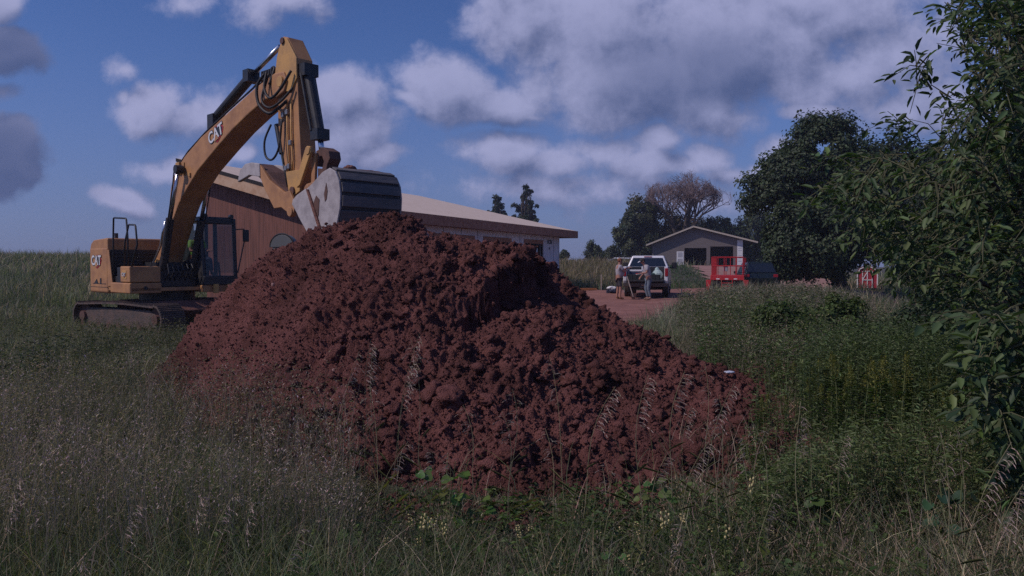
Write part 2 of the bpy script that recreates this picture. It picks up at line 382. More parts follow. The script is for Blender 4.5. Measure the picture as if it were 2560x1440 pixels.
i = np.arange(gx.size).reshape(gx.shape)
q = np.stack([i[:-1, :-1], i[:-1, 1:], i[1:, 1:], i[1:, :-1]], -1).reshape(-1, 4); q = q[keepv.ravel()[q].any(1)]
used = np.unique(q); rm = -np.ones(gx.size, int); rm[used] = np.arange(len(used))
PV = P3.reshape(-1, 3)[used]; PF = rm[q]; PN = nrm.reshape(-1, 3)[used]
def ico(sub):
    bm = bmesh.new(); bmesh.ops.create_icosphere(bm, subdivisions=sub, radius=1); v = arr([x.co for x in bm.verts]); f = np.array([[x.index for x in p.verts] for p in bm.faces]); bm.free(); return v, f
def scatter(tv, tf, pos, scl, squash=(1, 1, .8), jitter=.25):
    k = len(pos); a = RNG.normal(size=(k, 3, 3)); Q = np.linalg.qr(a)[0]
    v = tv[None] * (1 + jitter * RNG.normal(size=(k, len(tv), 1))) * RNG.uniform(.65, 1.25, (k, 1, 3))
    v = np.einsum('kij,knj->kni', Q, v) * scl[:, None, None] * np.array(squash) + pos[:, None, :]
    f = tf[None] + (np.arange(k) * len(tv))[:, None, None]
    return v.reshape(-1, 3), f.reshape(-1, tf.shape[1])
clods = []
above = np.where((PV[:, 2] > .0) & (PV[:, 1] < 10.7))[0]
vis_w = 1.0 / (PV[above, 1] ** 1.0); vis_w /= vis_w.sum()
for sub, cnt, lo, hi in ((3, 130, .05, .12), (2, 700, .02, .065), (2, 3200, .012, .030), (1, 34000, .006, .017)):
    s = RNG.choice(above, cnt, p=vis_w); scl = lo + (hi - lo) * RNG.random(cnt) ** 2.5
    # fewer large lumps on the smooth left face
    if sub >= 2: scl *= np.where(PV[s, 0] < -2.4, .55, 1)
    clods.append(scatter(*ico(sub), PV[s] + PN[s] * scl[:, None] * .25, scl, jitter=.2))
foot_c = np.array([(p.x, p.y) for p in (at(420, 1000, 8.9), at(560, 1090, 7.1), at(850, 1235, 5.3), at(1050, 1290, 4.9), at(1300, 1320, 4.65), at(1500, 1300, 4.8), at(1700, 1255, 5.1), at(1950, 1175, 5.9), at(2060, 1135, 6.4), at(2075, 1080, 7.2))])
k_ = RNG.random(4200) * (len(foot_c) - 1); i0 = k_.astype(int); fr_ = (k_ - i0)[:, None]; fp_ = foot_c[i0] * (1 - fr_) + foot_c[np.minimum(i0 + 1, len(foot_c) - 1)] * fr_ + RNG.normal(size=(4200, 2)) * .26
clods.append(scatter(*ico(1), np.column_stack([fp_, terrain(fp_[:, 0], fp_[:, 1]) + .01]), .006 + .03 * RNG.random(4200) ** 4, jitter=.2))
V = [PV]; T3 = []; off = len(PV)
for v, f in clods: V.append(v); T3.append(f + off); off += len(v)
me = npmesh("dirt_pile", np.concatenate(V), [PF, np.concatenate(T3)])
M_dirt = mat("dark_red_dirt", (.218, .090, .080), .97, (.102, .043, .038), 1.5, .9, 90, spec=.15)
tag(link("dirt_pile", me, M_dirt, None, False), "huge mound of dark red crumbly dirt in the middle of the meadow", "dirt pile")
def pile_z(x, y):
    b = float(pile_base(x, y)); return b + float(clod_noise(np.array(x), np.array(y), np.array(b)))
# small second heap in the weeds
v, f = ico(5); v = v.copy(); r = 1 + .16 * fbm(v[:, 0] * 1.6, v[:, 1] * 1.6, v[:, 2] * 1.6, 5, gain=.6)
v = v * r[:, None] * np.array([.62, .5, .42]); c = at(1945, 965, 9.3)
tag(link("dirt_heap", npmesh("dirt_heap", v + np.array([c.x, c.y, c.z - .16]), f), M_dirt), "small red dirt heap half hidden in green weeds right of the big mound", "dirt heap")

# ------------------------------------------------------------------ text
def text_part(name, s, size, material, parent, M, bold=0.0, extrude=.004):
    cu = bpy.data.curves.new("t", 'FONT'); cu.body = s; cu.size = size; cu.extrude = extrude; cu.offset = bold; cu.align_x = 'CENTER'; cu.align_y = 'CENTER'
    o = bpy.data.objects.new("t", cu); COL.objects.link(o)
    bpy.context.view_layer.update()
    me = bpy.data.meshes.new_from_object(o.evaluated_get(bpy.context.evaluated_depsgraph_get())); bpy.data.objects.remove(o)
    me.materials.clear(); me.transform(M)
    return link(name, me, material, parent)

# ------------------------------------------------------------------ excavator
M_yel = mat("machine_yellow", (.50, .25, .10), .55, (.34, .165, .08), 2.6, .05, 30, detail=10)
M_yelf = mat("faded_yellow", (.60, .33, .10), .6, (.42, .24, .10), 3, .1, 30)
M_blk = mat("black_paint", (.018, .019, .023), .45, (.03, .028, .03), 5)
M_rub = mat("black_rubber", (.012, .012, .014), .6)
M_chr = mat("cylinder_chrome", (.55, .57, .62), .25, metal=1)
M_trk = mat("muddy_track_steel", (.075, .058, .052), .75, (.14, .09, .075), 5, .4, 30)
M_rust = mat("rusty_steel", (.085, .042, .034), .8, (.14, .07, .055), 5, .2)
M_worn = mat("worn_grey_steel", (.46, .42, .42), .6, (.30, .27, .28), 4, .12, 40)
M_shell = mat("bucket_steel", (.085, .082, .088), .65, (.16, .14, .14), 5, .2, stretch=(1, .3, 1))
M_mud = mat("caked_mud", (.20, .085, .065), .95, (.13, .055, .042), 8, .6)
M_glass = mat("cab_glass", (.05, .07, .08), .08, spec=.8, alpha=.45)
M_wht = mat("white_decal", (.72, .72, .74), .5)
M_red = mat("red_decal", (.42, .02, .03), .5)
TH = math.radians(47)
ex = empty("excavator", (-9.68, 21.33, -.15), TH - PI / 2, "large yellow tracked excavator with raised boom, dumping behind the dirt mound", "excavator")
Rm = Matrix.Translation((0, 0, -.10)) @ Matrix.Rotation(math.radians(10), 4, 'Z')
# undercarriage
for sgn in (-1, 1):
    y0, y1 = (sgn * .86, sgn * 1.52); ya, yb = min(y0, y1), max(y0, y1)
    L, r, zc = 1.72, .36, .43
    per = 4 * L + 2 * PI * r; nS = 54; b = MB()
    for k in range(nS):
        s = per * k / nS
        if s < 2 * L: p = (-L + s, zc + r); ang = 0
        elif s < 2 * L + PI * r: a = (s - 2 * L) / r; p = (L + r * math.sin(a), zc + r * math.cos(a)); ang = -a
        elif s < 4 * L + PI * r: t = s - 2 * L - PI * r; p = (L - t, zc - r); ang = PI
        else: a = (s - 4 * L - PI * r) / r; p = (-L - r * math.sin(a), zc - r * math.cos(a)); ang = PI - a
        if ang == 0: p = (p[0], p[1] + .03 * math.cos(p[0] * 1.4) - .01)
        Mx = Rm @ Matrix.Translation((p[0], 0, p[1])) @ Matrix.Rotation(-ang, 4, 'Y')
        b.box(-.088, .088, ya, yb, -.022, .022, Mx)
        for gx_ in (-.06, 0, .06): b.box(gx_ - .009, gx_ + .009, ya + .01, yb - .01, .02, .05, Mx)
    b.build("track", M_trk, ex)
    b = MB(); b.prism([(-1.75, .2), (1.75, .2), (1.95, .43), (1.4, .66), (-1.4, .66), (-1.95, .43)], ya + .12, yb - .12, 'y', Rm); b.build("track_frame", M_trk, ex, .02)
    b = MB()
    for k in range(7): c0 = Rm @ Vector((-1.45 + k * .48, ya + .1, .2)); c1 = Rm @ Vector((-1.45 + k * .48, yb - .1, .2)); b.cyl(c0, c1, .09, 12)
    build_each(b, "roller", M_rust, ex)
    for nm, xx in (("idler", L), ("sprocket", -L)):
        b = MB(); b.cyl(Rm @ Vector((xx, ya + .15, zc)), Rm @ Vector((xx, yb - .15, zc)), .33, 20); b.cyl(Rm @ Vector((xx, ya + .05, zc)), Rm @ Vector((xx, yb - .05, zc)), .13, 16); b.build(nm, M_rust, ex)
b = MB(); b.prism([(-1.2, .42), (1.35, .42), (1.6, .62), (1.2, .86), (-1.0, .86)], -.84, .84, 'y', Rm); b.build("car_body", M_mud, ex, .03)
b = MB(); b.cyl((0, 0, .70), (0, 0, 1.04), .72, 32); b.build("turntable", M_blk, ex)
# upper structure
b = MB(); b.box(-1.8, 1.06, -1.36, 1.36, 1.03, 1.13); b.build("deck", M_yel, ex, .015)
plan = [(-.50, -1.39), (-1.80, -1.39), (-2.02, -1.30), (-2.28, -1.0), (-2.5, -.5), (-2.56, 0), (-2.5, .5), (-2.28, 1.0), (-2.02, 1.30), (-1.80, 1.39), (-.50, 1.39)]
b = MB(); b.prism(plan, .95, 2.22, 'z'); b.build("counterweight", M_yel, ex, .07, seg=4)
b = MB(); b.prism([(-1.83, 2.19), (-1.75, 2.33), (-1.55, 2.42), (-.53, 2.46), (-.49, 2.42), (-.49, 2.12), (-1.83, 2.12)], -1.38, 1.38, 'y'); b.build("hood", M_yel, ex, .04, seg=3)
b = MB(); b.box(-.9, -.44, -1.32, 1.32, 1.14, 2.14)
for k in range(9): b.box(-.43, -.40, -1.25, 0.2, 1.22 + k * .1, 1.27 + k * .1)
b.build("engine_grille", M_blk, ex, .01)
b = MB(); b.prism([(-.50, 1.14), (-.52, 2.13), (-.40, 2.13), (-.16, 1.16)], -1.385, -1.36, 'y'); b.build("side_pillar", M_yel, ex, .01)
b = MB(); b.box(-.4, .38, -1.3, -.1, 1.14, 1.42); b.box(-.2, .38, -1.25, -.4, 1.42, 1.62); b.box(.05, .35, -1.34, -1.0, 1.2, 1.66); b.build("step_box", M_blk, ex, .02)
b = MB(); b.box(.41, 1.05, -1.39, -.60, 1.27, 1.69); b.build("fuel_tank", M_yel, ex, .03, seg=3)
b = MB(); b.box(-.3, 1.06, -1.395, -.58, .98, 1.255); b.build("lower_skirt", M_yel, ex, .03, seg=3)
b = MB(); b.box(.55, .85, -1.398, -1.385, 1.36, 1.58); b.build("tank_panel", M_yelf, ex, .004)
b = MB(); b.cyl((1.065, -1.0, 1.12), (1.075, -1.0, 1.12), .05, 14); b.build("deck_hole", M_blk, ex)
b = MB(); b.box(-.4, .9, -.58, .42, 1.14, 1.55); b.box(-.3, .5, -.5, .38, 1.55, 1.8)
for k in range(6): b.tube([(.9, -.45 + k * .14, 1.3), (1.1, -.4 + k * .13, 1.5 + .03 * k), (1.0, -.4 + k * .13, 1.75)], .022, 6)
b.build("hydraulic_valves", M_blk, ex, .02)
b = MB(); b.tube([(-1.2, -.9, 2.42), (-1.2, -.9, 2.62)], .05, 10); b.build("exhaust_stub", M_blk, ex)
for pts in ([(-.21, 1.2), (-.21, 2.45), (-.16, 2.97), (-.12, 2.99), (.68, 2.94), (.73, 2.9), (.8, 2.45), (.8, 1.69)], [(.62, 1.69), (.74, 2.46), (1.16, 2.74), (1.22, 2.77), (1.80, 2.73), (1.86, 2.7), (2.05, 2.3)]):
    if pts[0][0] > .5: pts = [(.52, 1.69), (.60, 2.30), (.86, 2.74), (.90, 2.77), (1.28, 2.75), (1.33, 2.71), (1.42, 2.25), (1.03, 1.69)]
    b = MB(); b.tube([(p[0], -1.33, p[1]) for p in pts], .024, 8); b.build("handrail", M_blk, ex, smooth=True)
# cab
y0, y1 = .45, 1.40
def post(b, p, q, w=.05): b.tube([p, q], w, 4)
b = MB()
post(b, (1.22, y0 + .04, 1.25), (1.05, y0 + .04, 3.0), .065); post(b, (1.32, y1 - .04, 1.25), (1.22, y1 - .04, 3.02), .065)
post(b, (-.5, y0 + .04, 1.2), (-.5, y0 + .04, 3.0), .08); post(b, (-.5, y1 - .04, 1.2), (-.5, y1 - .04, 3.0), .08); post(b, (.12, y1 - .04, 1.2), (.08, y1 - .04, 3.0), .07)
b.box(-.55, 1.15, y0, y1, 2.93, 3.06); b.box(-.55, 1.33, y0, y1, 1.17, 1.42); b.box(-.52, -.46, y0, y1, 1.2, 2.0); b.box(-.53, -.47, y0, 1.0, 1.2, 2.9); b.box(-.5, 1.2, y0 + .005, y0 + .05, 1.3, 1.85)  # upper rear panel added to make the view through the cab dark
b.box(1.05, 1.24, y0, y1, 2.86, 3.02)
b.build("cab", M_blk, ex, .03, seg=3)
b = MB(); b.add([(1.27, y0 + .08, 1.42), (1.34, y1 - .08, 1.42), (1.24, y1 - .08, 2.9), (1.14, y0 + .08, 2.9)], [(0, 1, 2, 3)]); b.build("windshield", M_glass, ex)
b = MB(); b.add([(-.45, y0 + .03, 1.85), (1.17, y0 + .03, 1.85), (1.08, y0 + .03, 2.9), (-.45, y0 + .03, 2.9)], [(0, 1, 2, 3)]); b.build("side_window", M_glass, ex)
b = MB(); b.add([(.15, y1 - .03, 1.5), (1.27, y1 - .03, 1.5), (1.2, y1 - .03, 2.9), (.12, y1 - .03, 2.9)], [(0, 1, 2, 3)]); b.build("door_window", M_glass, ex)
b = MB(); b.box(-.25, .25, .62, 1.12, 1.42, 1.78); b.prism([(-.3, 1.7), (-.12, 1.75), (-.25, 2.55), (-.38, 2.55)], .64, 1.1, 'y'); b.build("cab_seat", M_rub, ex, .04)
b = MB(); b.tube([(1.0, .62, 1.42), (.92, .62, 1.8)], .03, 6); b.tube([(1.0, 1.05, 1.42), (.92, 1.05, 1.8)], .03, 6); b.box(.85, 1.1, .5, .62, 1.42, 2.0); build_each(b, "cab_lever", M_rub, ex)
b = MB(); b.tube([(1.2, 1.38, 2.72), (1.32, 1.62, 2.74), (1.34, 1.64, 2.5), (1.36, 1.4, 1.5)], .018, 6); b.build("mirror_bracket", M_blk, ex)
b = MB(); b.box(1.34, 1.40, 1.56, 1.74, 2.38, 2.72); b.build("mirror", M_blk, ex, .02)
for yy in (.55, 1.3): b = MB(); b.cyl((1.14, yy, 3.08), (1.24, yy, 3.08), .06, 12); b.build("work_light", M_blk, ex)
b = MB(); b.box(-.4, 1.3, .45, 1.40, .98, 1.17); b.build("cab_base", M_yel, ex, .02)
b = MB(); b.box(1.3, 1.42, .7, .82, .95, 1.2); b.box(1.3, 1.42, 1.1, 1.2, .95, 1.2); b.build("cab_step", M_yelf, ex, .01)
# boom
bU = [(-.12, 1.55), (-.04, 1.95), (.45, 2.41), (.73, 2.97), (.96, 3.78), (1.18, 4.10), (1.45, 4.33), (1.87, 4.57), (2.78, 4.94), (3.86, 5.26), (5.47, 5.73), (6.36, 5.93), (6.74, 5.90), (6.86, 5.70)]
bL = [(6.75, 5.48), (6.45, 5.40), (5.97, 5.42), (5.23, 5.21), (4.41, 4.93), (3.63, 4.60), (2.57, 4.12), (1.89, 3.68), (1.45, 3.35), (1.08, 2.95), (.62, 2.35), (.32, 1.95), (.22, 1.6)]
b = MB(); b.prism(bU + bL, -.27, .33, 'y'); b.build("boom", M_yel, ex, .025)
b = MB(); b.cyl((1.6, -.31, 4.18), (1.6, .31, 4.18), .10, 16); b.cyl((.05, -.33, 1.75), (.05, .33, 1.75), .15, 16); b.cyl((6.64, -.32, 5.70), (6.64, .32, 5.70), .12, 16); build_each(b, "boom_pin", M_yelf, ex, .01)
b = MB(); b.box(1.80, 1.84, -.30, -.27, 4.05, 4.4); b.box(2.1, 2.2, -.31, -.27, 4.0, 4.1); b.box(1.4, 1.62, -.33, -.27, 4.13, 4.42); build_each(b, "boom_bracket", M_yelf, ex, .01)
for s in (-1, 1):
    b = MB(); b.tube([(.70, s * .42, 1.45), (1.25, s * .42, 2.95)], .105, 16); b.cyl((.62, s * .34, 1.4), (.62, s * .52, 1.4), .12); b.build("boom_cylinder", M_blk, ex, smooth=False)
    b = MB(); b.tube([(1.24, s * .42, 2.93), (1.78, s * .42, 4.12)], .05, 14); b.build("cylinder_rod", M_chr, ex, smooth=True)
    b = MB(); b.cyl((1.82, s * .32, 4.2), (1.82, s * .52, 4.2), .11); b.build("rod_eye", M_blk, ex)
    b = MB(); b.tube([(1.30, s * .50, 2.9), (1.6, s * .5, 3.7), (1.72, s * .5, 4.15)], .018, 6); b.build("hose", M_rub, ex)
b = MB(); b.tube([(3.05, 0, 5.42), (4.95, 0, 6.20)], .12, 16); b.box(4.72, 4.97, -.15, .15, 6.02, 6.30); b.box(2.9, 3.2, -.16, .16, 5.08, 5.5); b.build("stick_cylinder", M_blk, ex)
b = MB(); b.tube([(4.93, 0, 6.19), (6.15, 0, 6.60)], .055, 14); b.build("cylinder_rod", M_chr, ex, smooth=True)
b = MB()
for dy in (-.2, -.12, .12, .2): b.tube([(.2, dy, 2.3), (.66, dy, 3.0), (.9, dy, 3.85), (1.4, dy, 4.42), (1.9, dy, 4.68), (2.9, dy, 5.06), (4.2, dy, 5.46), (5.3, dy, 5.78), (5.8, dy, 5.98)], .022, 6)
build_each(b, "boom_pipe", M_rub, ex, smooth=True)
b = MB(); b.tube([(.15, -.42, 1.5), (-.02, -.40, 1.72), (.2, -.36, 2.0), (.42, -.34, 2.25), (.52, -.32, 2.6), (.68, -.3, 2.9)], .035, 8); b.build("silver_pipe", M_chr, ex, smooth=True)
# stick
stk = [(6.60, 6.70), (6.80, 6.64), (7.17, 6.13), (7.17, 5.63), (7.22, 4.77), (7.30, 3.81), (7.20, 3.24), (7.08, 3.14), (6.93, 3.18), (6.83, 3.30), (6.57, 4.03), (6.36, 4.82), (6.36, 5.37), (6.29, 5.91), (6.38, 6.3)]
b = MB(); b.prism(stk, -.19, .19, 'y'); b.build("stick", M_yel, ex, .02)
b = MB(); b.prism([(6.62, 6.66), (6.82, 6.60), (7.19, 6.12), (7.19, 5.70), (6.95, 5.45), (6.35, 5.55), (6.31, 5.91), (6.40, 6.28)], -.225, -.19, 'y'); b.prism([(6.9, 3.15), (7.3, 3.3), (7.3, 3.75), (6.75, 3.75)], -.24, -.19, 'y'); build_each(b, "stick_plate", M_yelf, ex, .008)
b = MB(); b.cyl((7.04, -.28, 3.32), (7.04, .28, 3.32), .085); b.cyl((6.66, -.26, 6.58), (6.66, .26, 6.58), .07); build_each(b, "stick_pin", M_rust, ex)
b = MB()
for x_ in (6.86, 7.02): b.tube([(x_ - .06, -.225, 5.3), (x_ - .05, -.225, 4.6), (x_, -.225, 4.0), (x_ - .04, -.225, 3.75)], .02, 6)
build_each(b, "stick_pipe", M_yelf, ex, smooth=True)
b = MB()
for (x_, z_) in ((6.66, 4.98), (6.82, 5.02), (6.95, 4.35), (6.88, 3.85), (6.76, 3.82)): b.box(x_ - .05, x_ + .05, -.27, -.19, z_ - .05, z_ + .06)
build_each(b, "hose_fitting", mat("fitting_steel", (.28, .27, .27), .4, metal=.6), ex, .01)
b = MB(); b.tube([(7.28, .0, 5.86), (7.72, .0, 4.42)], .115, 16); b.tube([(7.26, -.16, 5.8), (7.62, -.15, 4.55)], .03, 8); b.tube([(7.26, .16, 5.8), (7.62, .15, 4.55)], .03, 8); b.box(7.1, 7.42, -.17, .17, 5.74, 6.0); b.box(7.58, 7.85, -.15, .15, 4.35, 4.58); b.build("bucket_cylinder", M_blk, ex)
b = MB(); b.tube([(7.72, 0, 4.42), (7.80, 0, 4.05)], .06, 14); b.build("cylinder_rod", M_chr, ex, smooth=True)
for s in (-1, 1):
    b = MB(); b.prism([(7.30, 3.36), (7.42, 3.42), (7.84, 4.06), (7.82, 4.18), (7.70, 4.20), (7.62, 4.12), (7.26, 3.50)], s * .28 - .03, s * .28 + .03, 'y'); b.cyl((7.74, s * .33, 4.10), (7.74, s * .24, 4.10), .085); b.build("idler_link", M_yelf, ex, .01)
b = MB(); b.prism([(7.72, 4.1), (7.86, 4.02), (7.80, 3.3), (7.66, 3.28)], -.2, -.14, 'y'); b.prism([(7.72, 4.1), (7.86, 4.02), (7.80, 3.3), (7.66, 3.28)], .14, .2, 'y'); b.build("power_link", M_yel, ex, .01)
b = MB(); b.prism([(7.78, 4.10), (8.02, 4.16), (8.24, 4.06), (8.28, 3.9), (8.18, 3.78), (8.12, 3.55), (7.92, 3.42), (7.84, 3.5), (7.84, 3.74), (8.0, 3.72), (8.06, 3.86), (8.0, 3.98), (7.9, 3.98), (7.84, 3.78), (7.80, 3.78)], -.14, .14, 'y'); b.build("coupler_hook", M_rust, ex, .01)
# bucket
bk = [(7.86, 3.06), (8.40, 3.25), (8.56, 3.32), (8.93, 3.52), (9.17, 3.58), (9.36, 3.50), (9.48, 3.31), (9.52, 3.07), (9.50, 2.80), (9.40, 2.52), (9.25, 2.28), (8.90, 2.15), (8.50, 2.30), (8.08, 2.70), (7.82, 2.96)]
for s in (-1, 1):
    b = MB(); b.prism(bk, s * .72 - .02, s * .72 + .02, 'y'); b.build("side_plate", M_worn, ex, .008)
b = MB(); cut = [(7.88, 3.02), (8.02, 3.12), (8.38, 3.24), (8.62, 2.78), (8.86, 2.36), (8.98, 2.18), (8.78, 2.16), (8.48, 2.31), (8.1, 2.70)]
b.prism(cut, -.765, -.742, 'y'); b.prism(cut, .742, .765, 'y'); build_each(b, "side_cutter", M_worn, ex, .006)
b = MB(); b.prism([(8.40, 3.22), (8.46, 3.22), (8.70, 2.80), (9.02, 2.2), (8.96, 2.18), (8.62, 2.8)], -.775, -.744, 'y'); b.build("mud_streak", M_mud, ex)
blob = MB(); blob.prism([(8.62, 2.92), (8.72, 3.08), (8.83, 3.0), (8.80, 2.72), (8.74, 2.6), (8.70, 2.76)], -.75, -.738, 'y'); blob.prism([(9.0, 3.1), (9.07, 3.3), (9.11, 3.15), (9.08, 3.0), (9.02, 2.95)], -.75, -.738, 'y'); build_each(blob, "mud_patch", M_rust, ex)
sh = bk[2:13]; inner = [(p[0] - .05 * (1 if i > 2 else 0), p[1] - (.05 if i < 6 else -.05)) for i, p in enumerate(sh)]
b = MB(); b.prism(sh + inner[::-1], -.70, .70, 'y')
b.build("bucket_shell", mat("dark_bucket_steel", (.03, .03, .033), .7, (.06, .05, .05), 6), ex)
for i in range(2, 9):
    p, q2 = Vector((sh[i][0], 0, sh[i][1])), Vector((sh[i + 1][0], 0, sh[i + 1][1])); n_ = (q2 - p).cross(Vector((0, 1, 0))).normalized(); n_ = n_ if n_.x > -.2 and (n_.x > 0 or n_.z > 0) else -n_
    a_, c_ = p.lerp(q2, .10), p.lerp(q2, .86); b = MB(); b.prism([(a_.x, a_.z), (c_.x, c_.z), (c_.x + n_.x * .035, c_.z + n_.z * .035), (a_.x + n_.x * .035, a_.z + n_.z * .035)], -.695, .695, 'y'); b.build("wear_plate", M_shell, ex, .008)
v, f = ico(4); vv = v * (1 + .25 * fbm(v[:, 0] * 2, v[:, 1] * 2, v[:, 2] * 2, 3))[:, None]
me = npmesh("soil", np.concatenate([vv * [.16, .5, .05] + [9.05, .22, 3.58], vv * [.10, .14, .08] + [9.0, -.15, 3.62]]), [np.concatenate([f, f + len(v)])])
link("clinging_soil", me, M_mud, ex)
for s in (-1, 1):
    b = MB(); b.prism([(7.58, 3.20), (7.66, 3.16), (7.86, 3.20), (8.5, 3.18), (8.62, 3.42), (8.2, 3.45), (7.8, 3.44), (7.62, 3.42), (7.54, 3.32)], s * .25 - .03, s * .25 + .03, 'y'); b.cyl((7.68, s * .31, 3.30), (7.68, s * .19, 3.30), .10); b.build("bucket_ear", M_yel, ex, .01)
# thumb
th = [(5.80, 4.00), (6.0, 3.80), (6.22, 3.60), (6.46, 3.48), (6.83, 3.30), (7.05, 3.31), (7.20, 3.12), (7.26, 2.98), (7.20, 2.84), (7.04, 2.75), (6.93, 2.87), (6.7, 2.98), (6.4, 2.97), (6.23, 3.16), (5.98, 3.45), (5.80, 3.72)]
for s in (-1, 1):
    b = MB(); b.prism(th, s * .30 - .03, s * .30 + .03, 'y'); b.cyl((7.08, s * .36, 2.86), (7.08, s * .24, 2.86), .10); b.build("thumb_plate", M_yel, ex, .01)
    b = MB(); b.prism([(4.80, 3.66), (4.92, 3.92), (5.16, 4.05), (5.45, 4.06), (5.82, 4.0), (5.84, 3.70), (5.6, 3.74), (5.35, 3.78), (5.08, 3.72)], s * .30 - .05, s * .30 + .05, 'y'); b.build("thumb_tooth", M_worn, ex, .015)
b = MB(); b.prism([(5.35, 4.07), (6.0, 3.82), (6.46, 3.50), (6.9, 3.30), (6.9, 3.2), (6.4, 3.3), (5.95, 3.55), (5.6, 3.74), (5.35, 3.8)], -.27, .27, 'y'); b.build("thumb_web", M_rust, ex, .01)
b = MB(); b.prism([(6.4, 3.3), (6.6, 3.38), (6.9, 3.25), (6.8, 3.05)], -.12, .12, 'y'); b.tube([(6.14, -.08, 4.86), (6.34, -.08, 4.2)], .07, 12); build_each(b, "thumb_cylinder", M_blk, ex)
b = MB(); b.tube([(6.34, -.08, 4.2), (6.62, -.08, 3.36)], .04, 12); b.build("cylinder_rod", M_rub, ex, smooth=True)
# hoses, given as (x, y, z) along the arm
for pts, r in (([(6.05, -.33, 5.95), (5.85, -.40, 5.7), (5.95, -.42, 5.3), (6.3, -.38, 5.05), (6.6, -.32, 5.12), (6.85, -.27, 5.25)], .035),
               ([(6.15, -.33, 5.98), (6.2, -.42, 5.6), (6.45, -.42, 5.35), (6.8, -.38, 5.5), (7.1, -.3, 5.85)], .03),
               ([(6.2, -.3, 5.95), (6.05, -.4, 5.4), (6.4, -.42, 5.15), (6.8, -.36, 5.25), (7.1, -.26, 5.5)], .026),
               ([(6.12, -.22, 4.85), (5.98, -.3, 4.5), (6.05, -.32, 4.15), (6.3, -.3, 4.05), (6.55, -.28, 4.3), (6.62, -.25, 4.9)], .024),
               ([(6.66, -.25, 4.9), (6.64, -.3, 4.5), (6.74, -.27, 3.9)], .018),
               ([(5.8, .1, 5.95), (6.1, .1, 6.15), (6.35, .15, 6.0), (6.5, .2, 5.8)], .03), ([(5.7, -.1, 5.9), (6.0, -.12, 6.12), (6.25, -.2, 6.05), (6.2, -.3, 5.7)], .03)):
    from mathutils.geometry import interpolate_bezier
    P_ = [Vector(p) for p in pts]; out = []
    for k in range(len(P_) - 1):
        a, c2 = P_[k], P_[k + 1]; ta = (P_[min(k + 1, len(P_) - 1)] - P_[max(k - 1, 0)]) / 6; tb = (P_[min(k + 2, len(P_) - 1)] - P_[k]) / 6
        out += interpolate_bezier(a, a + ta, c2 - tb, c2, 7)[(1 if k else 0):]
    b = MB(); b.tube(out, r, 8); b.build("hose", M_rub, ex, smooth=True)
b = MB(); b.box(5.6, 6.1, -.22, .22, 5.88, 5.98)
for k in range(5): b.box(5.65 + k * .1, 5.72 + k * .1, -.2, .2, 5.96, 6.1)
b.build("hose_manifold", M_rub, ex, .01)
# decals on boom, counterweight and tank
def decal(cx, cz, y, s, ang):
    M0 = Matrix.Translation((cx, y, cz)) @ Matrix.Rotation(-ang, 4, 'Y') @ Matrix.Rotation(PI / 2, 4, 'X')
    b = MB(); b.prism([(-.02, -.58), (.75, -.30), (.98, .05), (.70, .42), (.05, .44), (-.4, -.2)], 0, .004, 'z', M0 @ Matrix.Diagonal((s, s, 1, 1))); plate = b.build("logo_plate", M_red, ex)
    b = MB(); b.prism([(.02, -.40), (.66, -.24), (.86, .05), (.62, .34), (.05, .36), (-.3, -.15)], .004, .007, 'z', M0 @ Matrix.Diagonal((s, s, 1, 1))); b.build("logo_field", M_blk, plate)
    text_part("logo_outline", "CAT", s * .98, M_blk, plate, M0 @ Matrix.Translation((-.06 * s, 0, .008)) @ Matrix.Diagonal((1.0, 1.0, 1, 1)), .060 * s, .001)
    text_part("logo_letters", "CAT", s * .98, M_wht, plate, M0 @ Matrix.Translation((-.06 * s, 0, .012)) @ Matrix.Diagonal((1.0, 1.0, 1, 1)), .022 * s, .001)
    b = MB(); b.prism([(-.32, -.42), (.28, -.42), (-.02, -.02)], .014, .018, 'z', M0 @ Matrix.Diagonal((s, s, 1, 1))); b.build("logo_triangle", M_yel, plate)
decal(3.62, 4.93, -.275, .40, math.radians(17))
decal(-1.28, 1.84, -1.395, .38, 0)
decal(.70, 1.47, -1.40, .13, 0)
b = MB(); b.box(-1.62, -.62, -1.396, -1.385, 1.20, 1.215); b.box(-1.8, -.5, -1.396, -1.385, 1.11, 1.12); b.prism([(-1.5, 1.22), (-1.3, 1.34), (-1.2, 1.22)], -1.398, -1.385, 'y'); b.box(-1.05, -.95, -1.4, -1.385, 1.2, 1.36); b.build("panel_seams", M_blk, ex)

# ------------------------------------------------------------------ unfinished brown building
e2 = Vector((.416, .909, 0)).normalized(); g2 = Vector((-.909, .416, 0)).normalized()
Cb = at(833, 507.6, 25); zE = Cb.z; C0 = Vector((Cb.x, Cb.y, 0)); Lb, Wb, zR = 23.7, 7.0, 5.46
def bp(s, w, z): p = C0 + e2 * s + g2 * w; return Vector((p.x, p.y, z))
M_siding = mat("brown_vertical_siding", (.24, .090, .062), .7, (.11, .045, .034), 5, .15, 14, stretch=(5, 5, .15))
M_osb = mat("raw_plywood", (.38, .20, .13), .85, (.28, .13, .08), 6, .1)
M_roofd = mat("roof_underlay", (.72, .58, .48), .9, (.64, .51, .42), 2.5, .1, 20)
M_wrap = mat("white_house_wrap", (.72, .71, .74), .6, (.62, .61, .64), 1.5, .1, 6)
M_dark = mat("dark_interior", (.02, .018, .02), .9)
bd = empty("house_under_construction", C0, 0, "long unfinished brown-sided building with bare sheathed roof behind the dirt mound", "building")
